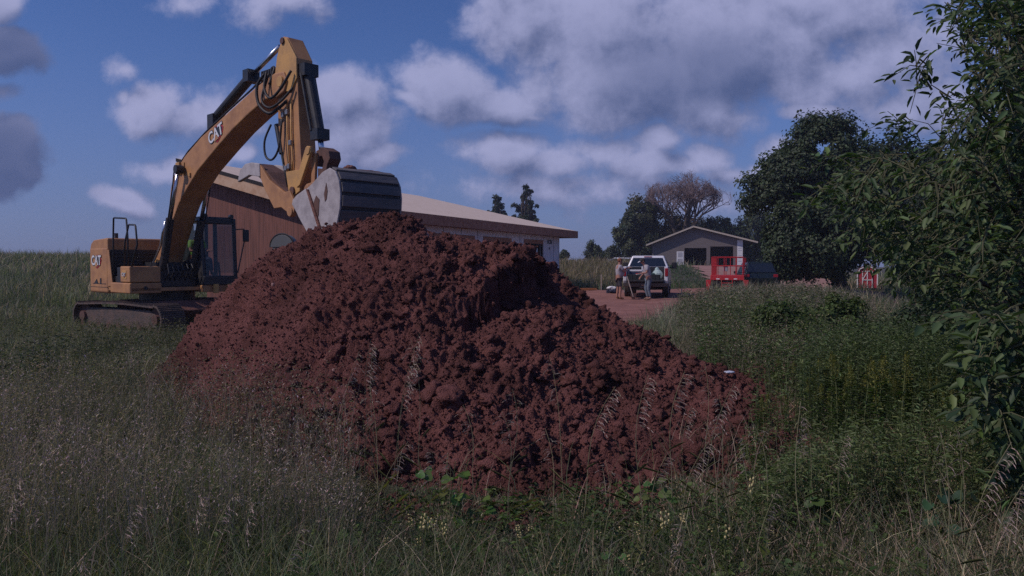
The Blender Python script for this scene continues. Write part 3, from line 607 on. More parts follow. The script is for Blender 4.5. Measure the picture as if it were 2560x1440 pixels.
def q(name, pts, material, thick=None, parent=bd):
    """flat panel through pts, given a thickness along its normal (downwards/inwards)"""
    pts = [Vector(p) - C0 for p in pts]; nn = (pts[1] - pts[0]).cross(pts[2] - pts[0]).normalized(); t = thick or .08
    b = MB(); k = len(pts); b.add(pts + [p - nn * t for p in pts], [tuple(range(k)), tuple(range(2 * k - 1, k - 1, -1))] + [(i, k + i, k + (i + 1) % k, (i + 1) % k) for i in range(k)])
    return b.build(name, material, parent)
roof = q("roof", [bp(0, 0, zE), bp(Lb, 0, zE), bp(Lb - Wb, Wb, zR), bp(0, Wb, zR)], M_roofd, .10)
q("hip_roof", [bp(Lb, .01, zE), bp(Lb, Wb + .0, zE), bp(Lb - Wb, Wb, zR)], M_roofd, .10)
# fascia and rake boards
q("eave_fascia", [bp(-.02, -.03, zE - .42), bp(Lb + .03, -.03, zE - .42), bp(Lb + .03, -.03, zE + .0), bp(-.02, -.03, zE + .0)], M_osb, .04)
dz = (zR - zE) / Wb
b_ = q("rake_board", [bp(-.04, Wb, zR - .12), bp(-.04, Wb, zR - .50), bp(-.04, -.04, zE - .50), bp(-.04, -.04, zE - .12)], mat("pale_osb", (.62, .42, .28), .85, (.50, .30, .18), 3, .1), .05)
q("drip_edge", [bp(-.06, Wb + .02, zR + .0), bp(-.06, Wb + .02, zR - .12), bp(-.06, -.06, zE - .12), bp(-.06, -.06, zE + .0)], M_dark, .03)
q("end_fascia", [bp(Lb + .04, -.02, zE - .42), bp(Lb + .04, Wb, zE - .42), bp(Lb + .04, Wb, zE), bp(Lb + .04, -.02, zE)], M_osb, .04)
q("soffit", [bp(.03, 0, zE - .40), bp(.03, .75, zE - .40), bp(Lb - .02, .75, zE - .40), bp(Lb - .02, 0, zE - .40)], M_osb, .03)
# gable wall
w0, w1, sg = .60, 6.13, .60
q("gable_wall", [bp(sg, w0, -.4), bp(sg, w0, zE + dz * w0 - .10), bp(sg, w1, zE + dz * w1 - .10), bp(sg, w1, -.4)][::-1], M_siding, .12)
q("rear_wall", [bp(sg + .12, w1, -.4), bp(Lb - 1.6, w1, -.4), bp(Lb - 1.6, w1, zE + .1), bp(Lb - 6, w1, zE + dz * 4.2), bp(sg + .12, w1, zE + dz * w1 - .12)], M_siding, .12)
q("end_wall", [bp(Lb - 1.5, w0, -.4), bp(Lb - 1.5, w1, -.4), bp(Lb - 1.5, w1, zE - .1), bp(Lb - 1.5, w0, zE - .1)], M_wrap, .1)
# long wall in pieces round its openings
OPEN = [(7.5, 11.1, 0, 2.71), (12.2, 15.2, 0, 2.72), (17.0, 19.5, 1.3, 2.74)]
edges = [sg + .12]; 
for o4 in OPEN: edges += [o4[0], o4[1]]
edges.append(Lb - 1.5)
for i in range(len(edges) - 1):
    s0, s1 = edges[i], edges[i + 1]
    if i % 2 == 0: spans = [(-.3, zE - .38)]
    else: o4 = OPEN[i // 2]; spans = [(o4[3], zE - .38)] + ([(-.3, o4[2])] if o4[2] > 0 else [])
    for za, zb in spans: q("house_wrap_wall", [bp(s0, w0, za), bp(s1, w0, za), bp(s1, w0, zb), bp(s0, w0, zb)], M_wrap, .12)
for k, o4 in enumerate(OPEN):
    fr = q("window_frame" if o4[2] else "door_header", [bp(o4[0] - .1, w0 - .03, o4[3] - .02), bp(o4[1] + .1, w0 - .03, o4[3] - .02), bp(o4[1] + .1, w0 - .03, o4[3] + .2), bp(o4[0] - .1, w0 - .03, o4[3] + .2)], M_osb, .05)
    if o4[2]:
        for sa in (o4[0], (o4[0] + o4[1]) / 2, o4[1]): q("window_post", [bp(sa - .05, w0 - .02, o4[2]), bp(sa + .05, w0 - .02, o4[2]), bp(sa + .05, w0 - .02, o4[3] - .03), bp(sa - .05, w0 - .02, o4[3] - .03)], M_dark, .08)
        q("window_pane", [bp(18.35, w0 + .05, 1.9), bp(18.95, w0 + .05, 1.9), bp(18.95, w0 + .05, 2.5), bp(18.35, w0 + .05, 2.5)], mat("bluish_sheet", (.42, .52, .56), .4), .02)
b = MB()
for k in range(13):
    s = 1.8 + k * 1.62
    if any(o4[0] - .1 < s < o4[1] + .1 for o4 in OPEN): z0 = 2.95
    else: z0 = .3
    p0, p1 = bp(s, w0 - .008, z0) - C0, bp(s + .035, w0 - .008, z0) - C0; b.add([p0, p1, p1 + Vector((0, 0, zE - .4 - z0)), p0 + Vector((0, 0, zE - .4 - z0))], [(0, 1, 2, 3)])
build_each(b, "wrap_seam", mat("seam_tape", (.12, .11, .12), .8), bd)
q("floor_slab", [bp(sg, w0, .12), bp(Lb - 1.5, w0, .12), bp(Lb - 1.5, w1, .12), bp(sg, w1, .12)], mat("concrete", (.3, .28, .27), .9, (.24, .22, .21), 3), .4)
# words printed on the wrap
def wall_text(s, w, z, st, size, parent=bd):
    Mx = Matrix.Translation(bp(s, w, z) - C0) @ Matrix(((e2.x, 0, -g2.x, 0), (e2.y, 0, -g2.y, 0), (0, 1, 0, 0), (0, 0, 0, 1)))
    text_part("printed_words", st, size, mat("wrap_ink", (.07, .07, .09), .6), parent, Mx, .01, .002)
wall_text(6.75, w0 - .012, 2.88, "lore", .40); wall_text(20.6, w0 - .012, 2.86, "HOM", .34); wall_text(20.6, w0 - .012, 2.5, "llll l", .16)
# round tank top behind the mound
c = at(711, 618, 22); b = MB(); b.prism([(.42 * math.cos(a), .36 * math.sin(a)) for a in np.linspace(0, PI, 15)], -.12, .12, 'y'); b.prism([(.36, 0), (.36, -1.6), (-.36, -1.6), (-.36, 0)], -.1, .1, 'y')
t_ = empty("utility_box", c, -.43, "rounded grey box top standing in front of the brown gable wall", "utility box")
b.build("shell", mat("grey_plastic", (.12, .13, .145), .5), t_, .01); b = MB(); b.tube([(.44 * math.cos(a), -.1, .38 * math.sin(a)) for a in np.linspace(0, PI, 15)], .03, 6); b.build("rim", M_blk, t_)

# ------------------------------------------------------------------ garage on the rise
GD = 95.0; kx = GD / 1900
gx0 = lambda px: (px - 1280) * kx
gzf = lambda py: EYE + (660 - py) * kx
gb = Vector((gx0(1741), GD, gzf(665.5)))
ga = empty("garage", gb, -math.radians(13), "grey-brown gabled garage with two open dark doorways up on the rise", "garage")
M_gar = mat("taupe_siding", (.175, .150, .145), .8, (.145, .125, .122), 3, .1, stretch=(.3, .3, 8))
rx = lambda px: gx0(px) - gb.x
rz_ = lambda py: gzf(py) - gb.z
apex = (rx(1733), rz_(568)); le = (rx(1617), rz_(614)); re_ = (rx(1886), rz_(608))
def roofz(x): return apex[1] + (x - apex[0]) * ((le[1] - apex[1]) / (le[0] - apex[0]) if x < apex[0] else (re_[1] - apex[1]) / (re_[0] - apex[0])) - .12
def column(b, x0, x1, z0, y0=0, y1=.15):
    xs = [x0] + ([apex[0]] if x0 < apex[0] < x1 else []) + [x1]
    b.prism([(x1, z0), (x0, z0)] + [(x, roofz(x)) for x in xs], y0, y1, 'y')
wl, wr = rx(1632), rx(1852)
cuts = [(rx(1693), rx(1709), rz_(629)), (rx(1711.5), rx(1765), rz_(620)), (rx(1774), rx(1829), rz_(616.5))]
b = MB(); xx = wl
for (a, c2, zt) in cuts: column(b, xx, a, 0); column(b, a, c2, zt); xx = c2
column(b, xx, wr, 0); b.build("front_wall", M_gar, ga)
b = MB(); column(b, wl, wr, 0, 9, 9.15); b.build("back_wall", M_gar, ga)
for x_ in (wl, wr - .15): b = MB(); b.box(x_, x_ + .15, .15, 9, 0, roofz(x_ + .07) - .02); b.build("side_wall", M_gar, ga)
for a_, b_2 in ((le, apex), (apex, re_)):
    b = MB(); b.prism([a_, b_2, (b_2[0], b_2[1] + .14), (a_[0], a_[1] + .14)], -.62, 9.7, 'y'); b.build("roof", mat("brown_shingles", (.12, .09, .08), .9, (.17, .13, .11), 4), ga)
    b = MB(); b.prism([(a_[0], a_[1] - .05), (b_2[0], b_2[1] - .05), (b_2[0], b_2[1] + .15), (a_[0], a_[1] + .15)], -.67, -.62, 'y'); b.build("barge_board", mat("cream_trim", (.50, .43, .35), .6), ga)
b = MB(); b.box(rx(1838.5), rx(1851.5), -.02, 0, 0.15, roofz(rx(1845)) - .05); wr_ = b.build("house_wrap_strip", M_wht, ga)
b = MB()
for z_ in (.6, 1.0, 1.3, 1.9, 2.2, 2.5): b.box(rx(1841), rx(1849), -.028, -.021, z_, z_ + .06)
b.build("printed_lines", mat("wrap_grey_ink", (.35, .36, .42), .6), wr_)
b = MB(); b.box(rx(1692.4), rx(1709.6), -.03, .1, 0, rz_(628.4)); dr = b.build("entry_door", M_wht, ga)
b = MB(); b.box(rx(1695.5), rx(1706.5), -.045, -.031, 1.15, 1.75); b.box(rx(1695.5), rx(1706.5), -.045, -.031, .35, .95); b.build("door_glass", mat("door_glass", (.42, .42, .46), .3), dr)
b = MB(); b.box(wl, wr, -.4, 9, -.5, .03); b.build("slab", mat("concrete", (.3, .28, .27)), ga)

# ------------------------------------------------------------------ vehicles
M_wp = mat("white_truck_paint", (.74, .74, .78), .25, coat=.6)
M_dg = mat("dark_window_glass", (.012, .016, .022), .08, spec=.9)
M_tyre = mat("tyre_rubber", (.018, .017, .018), .85, (.05, .035, .03), 6)
M_rim = mat("alloy_rim", (.35, .35, .37), .35, metal=.7)
M_tail = mat("tail_lens", (.32, .012, .02), .2)
def wheel(parent, x, y, r=.41, w=.27):
    s = 1 if y > 0 else -1
    b = MB(); pr = [(-.5, .80), (-.5, .93), (-.38, 1.0), (.38, 1.0), (.5, .93), (.5, .80)]; nS = 28
    vs = [(x + r * q_[1] * math.cos(2 * PI * k / nS), y + q_[0] * w, r + r * q_[1] * math.sin(2 * PI * k / nS)) for k in range(nS) for q_ in pr]
    fs = [(k * 6 + j, k * 6 + j + 1, ((k + 1) % nS) * 6 + j + 1, ((k + 1) % nS) * 6 + j) for k in range(nS) for j in range(5)]
    fs += [tuple(k * 6 for k in range(nS)), tuple(k * 6 + 5 for k in range(nS))[::-1]]
    b.add(vs, fs); wobj = b.build("wheel", M_tyre, parent)
    b = MB(); b.cyl((x, y + s * w * .4, r), (x, y + s * w * .51, r), r * .62, 20)
    for k in range(6):
        a = 2 * PI * k / 6; b.tube([(x, y + s * w * .53, r), (x + r * .58 * math.cos(a), y + s * w * .52, r + r * .58 * math.sin(a))], .03, 4)
    b.build("rim", M_rim, wobj)
tz = float(terrain(6.0, 35)) + .06
pk = empty("pickup_truck", (6.02, 34.3, tz), PI / 2 - math.radians(13), "white crew-cab pickup seen from behind with lowered tailgate and loaded bed", "pickup truck")
for s in (-1, 1):
    b = MB(); ya, yb = sorted((s * .84, s * 1.0))
    b.prism([(.02, .78), (.02, 1.42), (1.98, 1.42), (1.98, .55), (1.55, .52), (1.50, .75), (1.30, .92), (1.0, .97), (.72, .92), (.52, .75), (.45, .60), (.1, .62)], ya, yb, 'y'); b.build("bed_side", M_wp, pk, .03, seg=3)
b = MB(); b.box(.02, 1.98, -.83, .83, .72, .80); b.box(1.9, 1.98, -.83, .83, .8, 1.40); b.build("bed_floor", M_blk, pk, .01)
b = MB(); b.box(-.56, .0, -.80, .80, .74, .82); b.build("tailgate", M_blk, pk, .02); 
b = MB(); b.box(-.12, .10, -.98, .98, .50, .70); b.box(-.2, -.05, -.25, .25, .42, .55); b.build("rear_bumper", mat("bumper_chrome", (.14, .12, .11), .35, metal=.7), pk, .03, seg=3)
b = MB(); b.prism([(1.98, .50), (2.6, .42), (4.25, .42), (4.28, .72), (4.5, .95), (4.8, .98), (5.08, .93), (5.3, .72), (5.34, .5), (5.8, .5), (5.88, .8), (5.84, 1.12), (5.6, 1.22), (4.35, 1.34), (1.98, 1.42)], -1.0, 1.0, 'y'); b.build("cab_body", M_wp, pk, .05, seg=3)
def loft(b, lo, hi): b.add(lo + hi, [(0, 1, 2, 3)[::-1], (4, 5, 6, 7)] + [(i, (i + 1) % 4, 4 + (i + 1) % 4, 4 + i) for i in range(4)])
b = MB(); loft(b, [(1.99, -.96, 1.40), (4.45, -.96, 1.34), (4.45, .96, 1.34), (1.99, .96, 1.40)], [(2.22, -.74, 1.93), (3.75, -.74, 1.93), (3.75, .74, 1.93), (2.22, .74, 1.93)]); b.build("cab_roof", M_wp, pk, .05, seg=3)
L_ = lambda t, y, off: (1.99 + .23 * t - off, y * (.96 - .22 * t), 1.40 + .53 * t)
b = MB(); b.add([L_(.04, -.90, .012), L_(.04, .90, .012), L_(.80, .88, .012), L_(.80, -.88, .012)], [(0, 1, 2, 3)]); b.build("rear_window", M_dg, pk)
for s in (-1, 1):
    sw = lambda x, t: (x, s * (.965 - .22 * t + .012), 1.38 + .55 * t)
    b = MB(); b.add([sw(2.15, .08), sw(3.1, .08), sw(3.05, .80), sw(2.32, .80)], [(0, 1, 2, 3)]); b.build("side_window", M_dg, pk)
    b = MB(); b.add([sw(3.2, .08), sw(4.1, .06), sw(3.62, .80), sw(3.15, .80)], [(0, 1, 2, 3)]); b.build("side_window", M_dg, pk)
    b = MB(); b.box(-.01, .06, *sorted((s * .86, s * 1.005)), .98, 1.34); b.build("tail_light", M_tail, pk, .02)
    b = MB(); b.box(3.95, 4.12, *sorted((s * 1.08, s * 1.32)), 1.30, 1.62); b.box(4.0, 4.06, *sorted((s * .96, s * 1.1)), 1.33, 1.38); b.build("mirror", M_blk, pk, .03)
    b = MB(); b.box(2.5, 2.62, *sorted((s * .99, s * 1.02)), 1.16, 1.2); b.build("door_handle", M_blk, pk, .005)
b = MB(); b.add([(3.8, -.72, 1.90), (4.46, -.92, 1.38), (4.46, .92, 1.38), (3.8, .72, 1.90)], [(0, 1, 2, 3)]); b.build("windshield", M_dg, pk)
b = MB(); b.box(2.16, 2.2, -.18, .18, 1.86, 1.90); b.build("high_brake_light", M_tail, pk)
for x_ in (1.0, 4.8):
    for s in (-1, 1): wheel(pk, x_, s * .86)
b = MB(); b.box(.3, 5.4, -.45, .45, .38, .62); b.tube([(1.0, -.8, .41), (1.0, .8, .41)], .07, 8); b.ball((1.0, 0, .41), .18); b.tube([(.1, .3, .48), (1.5, .35, .45)], .04, 6); b.build("chassis", M_blk, pk, .01)
b = MB(); b.prism([(-.30, .60), (-.1, .62), (.06, .62), (-.02, .5)], -.16, .16, 'y'); b.build("licence_plate", M_wht, pk)
# load in the bed (own things)
def inbed(x, y, z=.82): return pk.matrix_basis @ Vector((x, y, z)) if False else Matrix.LocRotScale(pk.location, pk.rotation_euler.to_quaternion(), None) @ Vector((x, y, z))
RZ = pk.rotation_euler.z
def item(name, x, y, label, cat, parts, z=.82, rz=0):
    t = empty(name, inbed(x, y, z), RZ + rz, label, cat)
    for nm, fn, m_, bv in parts: b = MB(); fn(b); b.build(nm, m_, t, bv)
    return t
item("cooler", .5, .45, "white-lidded cooler at the left of the pickup bed", "cooler", [("body", lambda b: b.box(-.2, .2, -.28, .28, 0, .36), mat("cooler_navy", (.02, .03, .07), .5), .03), ("lid", lambda b: b.box(-.21, .21, -.29, .29, .365, .45), M_wht, .02)])
item("toolbox", .25, -.1, "dark green toolbox in the middle of the pickup bed", "toolbox", [("body", lambda b: b.box(-.18, .18, -.3, .3, 0, .30), mat("tool_green", (.02, .06, .05), .5), .02), ("handle", lambda b: b.tube([(0, -.12, .3), (0, -.12, .38), (0, .12, .38), (0, .12, .3)], .015, 6), M_blk, 0)])
item("plastic_bag", .35, -.52, "pale green plastic bag bulging at the right end of the pickup bed", "bag", [("bag", lambda b: (b.ball((0, 0, .22), .24, 12, 8, (1, 1, 1)), b.ball((.05, .02, .42), .14, 10, 6, (1, .8, 1.1))), mat("pale_plastic", (.32, .45, .42), .35, (.5, .6, .58), 8, .8, 14), 0)])
item("paper_carton", .9, .1, "white paper carton standing behind the toolbox in the pickup bed", "carton", [("box", lambda b: b.box(-.1, .1, -.12, .12, 0, .6), M_wht, .01)])
item("bucket", .12, .30, "white plastic pail with red lid near the lowered tailgate", "pail", [("pail", lambda b: b.tube([(0, 0, 0), (0, 0, .26)], [.12, .14], 16), M_wht, 0), ("lid", lambda b: b.cyl((0, 0, .265), (0, 0, .30), .145, 16), M_tail, 0)])
item("crate", -.30, .05, "wide black crate lying across the lowered tailgate", "crate", [("crate", lambda b: (b.box(-.2, .2, -.72, .72, 0, .05), b.box(-.2, -.17, -.72, .72, .05, .24), b.box(.17, .2, -.72, .72, .05, .24), [b.box(-.215, -.2, -.7 + .2 * k, -.66 + .2 * k, .0, .24) for k in range(8)]), mat("crate_black", (.015, .02, .02), .6), .005)])
item("plank_bundle", .75, -.1, "bundle of orange boards lying deep in the pickup bed", "boards", [("boards", lambda b: [b.box(-.2 + .03 * k, .3, -.3 + .12 * k, -.19 + .12 * k, .0, .04 + .01 * (k % 3)) for k in range(6)], M_osb, .005)])

# dark suv behind the lift
def suv(name, loc, rz, paint, label, cat, h=1.68):
    t = empty(name, loc, rz, label, cat); s_ = h / 1.68
    b = MB(); b.prism([(-2.3, .45), (-1.85, .3), (-1.8, .5), (-1.55, .72), (-1.2, .72), (-.98, .5), (-.95, .28), (.95, .28), (1.0, .5), (1.2, .72), (1.55, .72), (1.8, .5), (1.85, .3), (2.25, .38), (2.32, .7), (2.15, .95), (1.1, 1.06), (-2.2, 1.1), (-2.32, .8)], -.92, .92, 'y'); b.build("body", paint, t, .06, seg=3)
    b = MB(); loft(b, [(-2.2, -.88, 1.08), (1.2, -.88, 1.05), (1.2, .88, 1.05), (-2.2, .88, 1.08)], [(-1.8, -.68, h), (.35, -.68, h), (.35, .68, h), (-1.8, .68, h)]); b.build("roof", paint, t, .06, seg=3)
    for s in (-1, 1):
        f = lambda x, k: (x, s * (.895 - .2 * k), 1.07 + (h - 1.07) * k)
        b = MB(); b.add([f(-2.0, .1), f(-.6, .1), f(-.6, .8), f(-1.75, .8)], [(0, 1, 2, 3)]); b.add([f(-.5, .1), f(.95, .1), f(.38, .8), f(-.5, .8)], [(0, 1, 2, 3)]); b.build("side_window", M_dg, t)
        b = MB(); b.box(.7, .85, *sorted((s * .95, s * 1.12)), 1.02, 1.18); b.build("mirror", M_blk, t, .03)
        b = MB(); b.box(-2.33, -2.2, *sorted((s * .66, s * .9)), .85, 1.02); b.build("tail_light", M_tail, t, .02)
    b = MB(); b.add([(-2.19, -.78, 1.14), (-2.19, .78, 1.14), (-1.88, .64, h - .1), (-1.88, -.64, h - .1)], [(0, 1, 2, 3)]); b.build("rear_window", M_dg, t)
    b = MB(); b.add([(1.16, -.78, 1.10), (1.16, .78, 1.10), (.48, .64, h - .1), (.48, -.64, h - .1)], [(0, 1, 2, 3)]); b.build("windshield", M_dg, t)
    for x_ in (-1.38, 1.38):
        for s in (-1, 1): wheel(t, x_, s * .8, .36, .24)
    return t
p = at(1887, 700, 45.5); suv("parked_suv", (p.x, p.y, float(terrain(p.x, p.y))), PI / 2 - .15, mat("dark_green_paint", (.008, .014, .014), .3, coat=.3), "dark green car parked at the right behind the red scissor lift", "car", 1.72)
p = at(1550, 700, 94); suv("white_car", (p.x, p.y, float(terrain(p.x, p.y)) + .02), PI / 2 + .5, M_wp, "white car far back in the field, only its roof above the tall grass", "car", 1.52)

# red scissor lift
M_lr = mat("lift_red", (.50, .022, .030), .45, (.40, .02, .028), 4)
p = at(1818, 700, 43); lz = float(terrain(p.x, p.y)) + .02
lf = empty("scissor_lift", (p.x, p.y, lz), -math.radians(20), "bright red scissor lift with railed platform parked at the grass edge", "scissor lift")
b = MB(); b.box(-.85, .85, 0, 2.9, .74, .96); b.box(-.92, .92, -.04, .0, .70, .98); b.build("platform", M_lr, lf, .015)
for nm, xs, ys in (("front_rail", np.linspace(-.85, .85, 6), [0]), ("back_rail", np.linspace(-.85, .85, 4), [2.9])):
    b = MB()
    for x_ in xs: b.tube([(x_, ys[0], .96), (x_, ys[0], 2.0)], .022, 6)
    for z_ in (1.5, 2.0): b.tube([(-.85, ys[0], z_), (.85, ys[0], z_)], .028, 6)
    b.build(nm, M_lr, lf)
for s in (-1, 1):
    b = MB()
    for y_ in np.linspace(0, 2.9, 6): b.tube([(s * .85, y_, .96), (s * .85, y_, 2.0)], .028, 6)
    for z_ in (1.5, 2.0): b.tube([(s * .85, 0, z_), (s * .85, 2.9, z_)], .028, 6)
    b.build("side_rail", M_lr, lf)
b = MB(); b.box(-.75, .75, .2, 2.8, .36, .70); b.box(-.5, .5, .1, 2.6, .25, .36); b.build("chassis", M_blk, lf, .02)
for y_ in (.5, 2.3):
    for s in (-1, 1):
        b = MB(); b.cyl((s * .60, y_, .34), (s * .86, y_, .34), .34, 24); w_ = b.build("wheel", M_tyre, lf, .03); b = MB(); b.cyl((s * .862, y_, .34), (s * .88, y_, .34), .17, 16); b.build("rim", M_lr, w_)
for s in (-1, 1):
    b = MB(); b.prism([(s * .86, .72), (s * 1.16, .70), (s * 1.12, .1), (s * .98, .1)], -.14, .04, 'y'); b.box(*sorted((s * .92, s * 1.18)), -.22, .1, 0, .07); b.build("outrigger", M_lr, lf, .01)
b = MB()
for z_ in (.16, .34, .52): b.box(-.30, .30, -.10, -.02, z_, z_ + .04)
b.tube([(-.3, -.06, .12), (-.3, -.06, .7)], .02, 6); b.tube([(.3, -.06, .12), (.3, -.06, .7)], .02, 6); b.build("ladder", M_lr, lf)
b = MB(); b.box(-.22, .02, .02, .2, 1.2, 1.5); b.build("control_box", mat("control_grey", (.3, .28, .32), .5), lf, .02)
for k in range(3): b = MB(); b.box(-.6 + k * .48, -.42 + k * .48, -.046, -.041, .74, .80); b.build("sticker", M_wht, lf)
b = MB()
for z0, z1 in ((.60, .70),): b.tube([(.7, .25, z0), (.7, 2.6, z1)], .04, 6); b.tube([(.7, .25, z1), (.7, 2.6, z0)], .04, 6)
build_each(b, "scissor_arm", M_lr, lf)

# ------------------------------------------------------------------ small things
c = at(1470, 731, 40.5); lb = empty("lumber_stack", (c.x, c.y, float(terrain(c.x, c.y)) + .06), .15, "low stack of orange boards beside the clay yard", "lumber")
for k in range(5):
    b = MB(); b.box(-.42 - .04 * (k % 2), .42 + .05 * (k % 3), -.18 + .12 * (k % 3), -.08 + .12 * (k % 3), .05 * (k // 3) + .002 * k, .05 * (k // 3) + .045 + .002 * k); b.build("board", mat("orange_wood", (.50, .20, .07), .8, (.36, .14, .05), 5), lb)
c = at(1530, 731, 38.5); t = empty("tarp_bundle", (c.x, c.y, float(terrain(c.x, c.y)) + .04), .2, "white and navy tarp bundle on the ground left of the standing man in shorts", "tarp")
v, f = ico(4); vv = v * (1 + .3 * fbm(v[:, 0] * 1.7, v[:, 1] * 1.7, v[:, 2] * 1.7, 4))[:, None]
link("dark_cloth", npmesh("tarp", vv * [.30, .25, .20] + [0, 0, .12], f), mat("navy_cloth", (.015, .02, .05), .7), t, True)
link("white_cloth", npmesh("tarp", vv[:, [1, 0, 2]] * [.24, .18, .10] + [-.02, -.02, .27], f), M_wht, t, True)
c = at(1821, 941, 8.25); zz = pile_z(c.x, c.y); t = empty("plastic_bag", (c.x, c.y, zz + .03), .3, "crumpled white plastic scrap on the right edge of the dirt mound", "bag")
link("scrap", npmesh("scrap", vv * [.075, .03, .016], f), mat("white_plastic", (.62, .68, .82), .4), t, True)
c = at(1240, 663, 9.75); b = MB(); b.tube([(-.13, 0, .04), (.14, .0, -.02)], [.012, .009], 5); o_ = b.build("stick", mat("pale_wood", (.5, .42, .36), .8)); o_.location = (c.x, c.y - .2, c.z + .02); tag(o_, "short pale stick lying in the shaded hollow of the dirt mound", "stick")
for (px, y0_, y1_, D, lab) in ((1503, 688, 715, 42, "thin pale survey stake in the brown grass left of the pickup"), (1704, 733, 748, 38, "short pale stake in the clay yard right of the pickup")):
    c0_, c1_ = at(px, y1_, D), at(px, y0_, D); zt = float(terrain(c0_.x, c0_.y)); b = MB(); b.box(-.022, .022, -.012, .012, 0, max(.3, c1_.z - zt)); b.prism([(-.022, 0), (.022, 0), (0, -.12)], -.012, .012, 'y')
    o_ = b.build("survey_stake", mat("pale_wood", (.5, .42, .36), .8)); o_.location = (c0_.x, D, zt + .03); tag(o_, lab, "stake")
for (px, py, D, r, lab) in ((685, 714, 8.8, .032, "pinkish stone on the upper left face of the dirt mound"), (1062, 640, 8.9, .05, "pink lump of rock just right of the mound's crest"), (835, 995, 7.0, .02, "small pale stone low on the left face of the dirt mound")):
    c = at(px, py, D); v, f = ico(3); vv2 = v * (1 + .25 * fbm(v[:, 0] * 1.3 + px, v[:, 1] * 1.3, v[:, 2] * 1.3, 2))[:, None] * r
    zz = pile_z(c.x, c.y); tag(link("stone", npmesh("stone", vv2 * [1, .8, 1.3] + [c.x, c.y, zz + r * .3], f), mat("pink_stone", (.34, .20, .18), .9), None, True), lab, "stone")
# little red barn playhouse in the trees
c = at(2168, 716, 52); pl = empty("playhouse", (c.x, c.y, float(terrain(c.x, c.y)) + .12), -.42, "small red barn-shaped playhouse with white trim under the trees", "playhouse")
prof = [(-.62, 0), (-.62, .95), (-.46, 1.3), (0, 1.55), (.46, 1.3), (.62, .95), (.62, 0)]
M_br = mat("barn_red", (.35, .02, .04), .6)
b = MB(); b.prism(prof, 0, 1.5, 'y'); b.build("wall", M_br, pl)
b = MB()
for i in range(1, 5): 
    p0, p1 = Vector((prof[i][0], -.03, prof[i][1])), Vector((prof[i + 1][0], -.03, prof[i + 1][1])); b.tube([p0, p1], .05, 4)
b.tube([(-.62, -.03, 0), (-.62, -.03, .95)], .05, 4); b.tube([(.62, -.03, 0), (.62, -.03, .95)], .05, 4); b.build("trim", M_wht, pl)
dr = MB(); dr.box(-.3, .3, -.035, .0, 0, 1.15); dr = dr.build("door", M_br, pl)
b = MB()
for s in (((-.3, 0), (-.3, 1.15)), ((.3, 0), (.3, 1.15)), ((-.3, 1.15), (.3, 1.15)), ((-.3, .55), (.3, .55)), ((0, 0), (0, 1.15)), ((-.3, .55), (0, 1.1))): b.tube([(s[0][0], -.05, s[0][1]), (s[1][0], -.05, s[1][1])], .035, 4)
b.build("door_trim", M_wht, dr)
b = MB(); b.prism([(-.72, .9), (-.52, 1.36), (0, 1.64), (.52, 1.36), (.72, .9), (.66, .88), (.48, 1.31), (0, 1.58), (-.48, 1.31), (-.66, .88)], -.02, 1.6, 'y'); b.build("roof", mat("dark_red_roof", (.10, .015, .02), .8), pl)

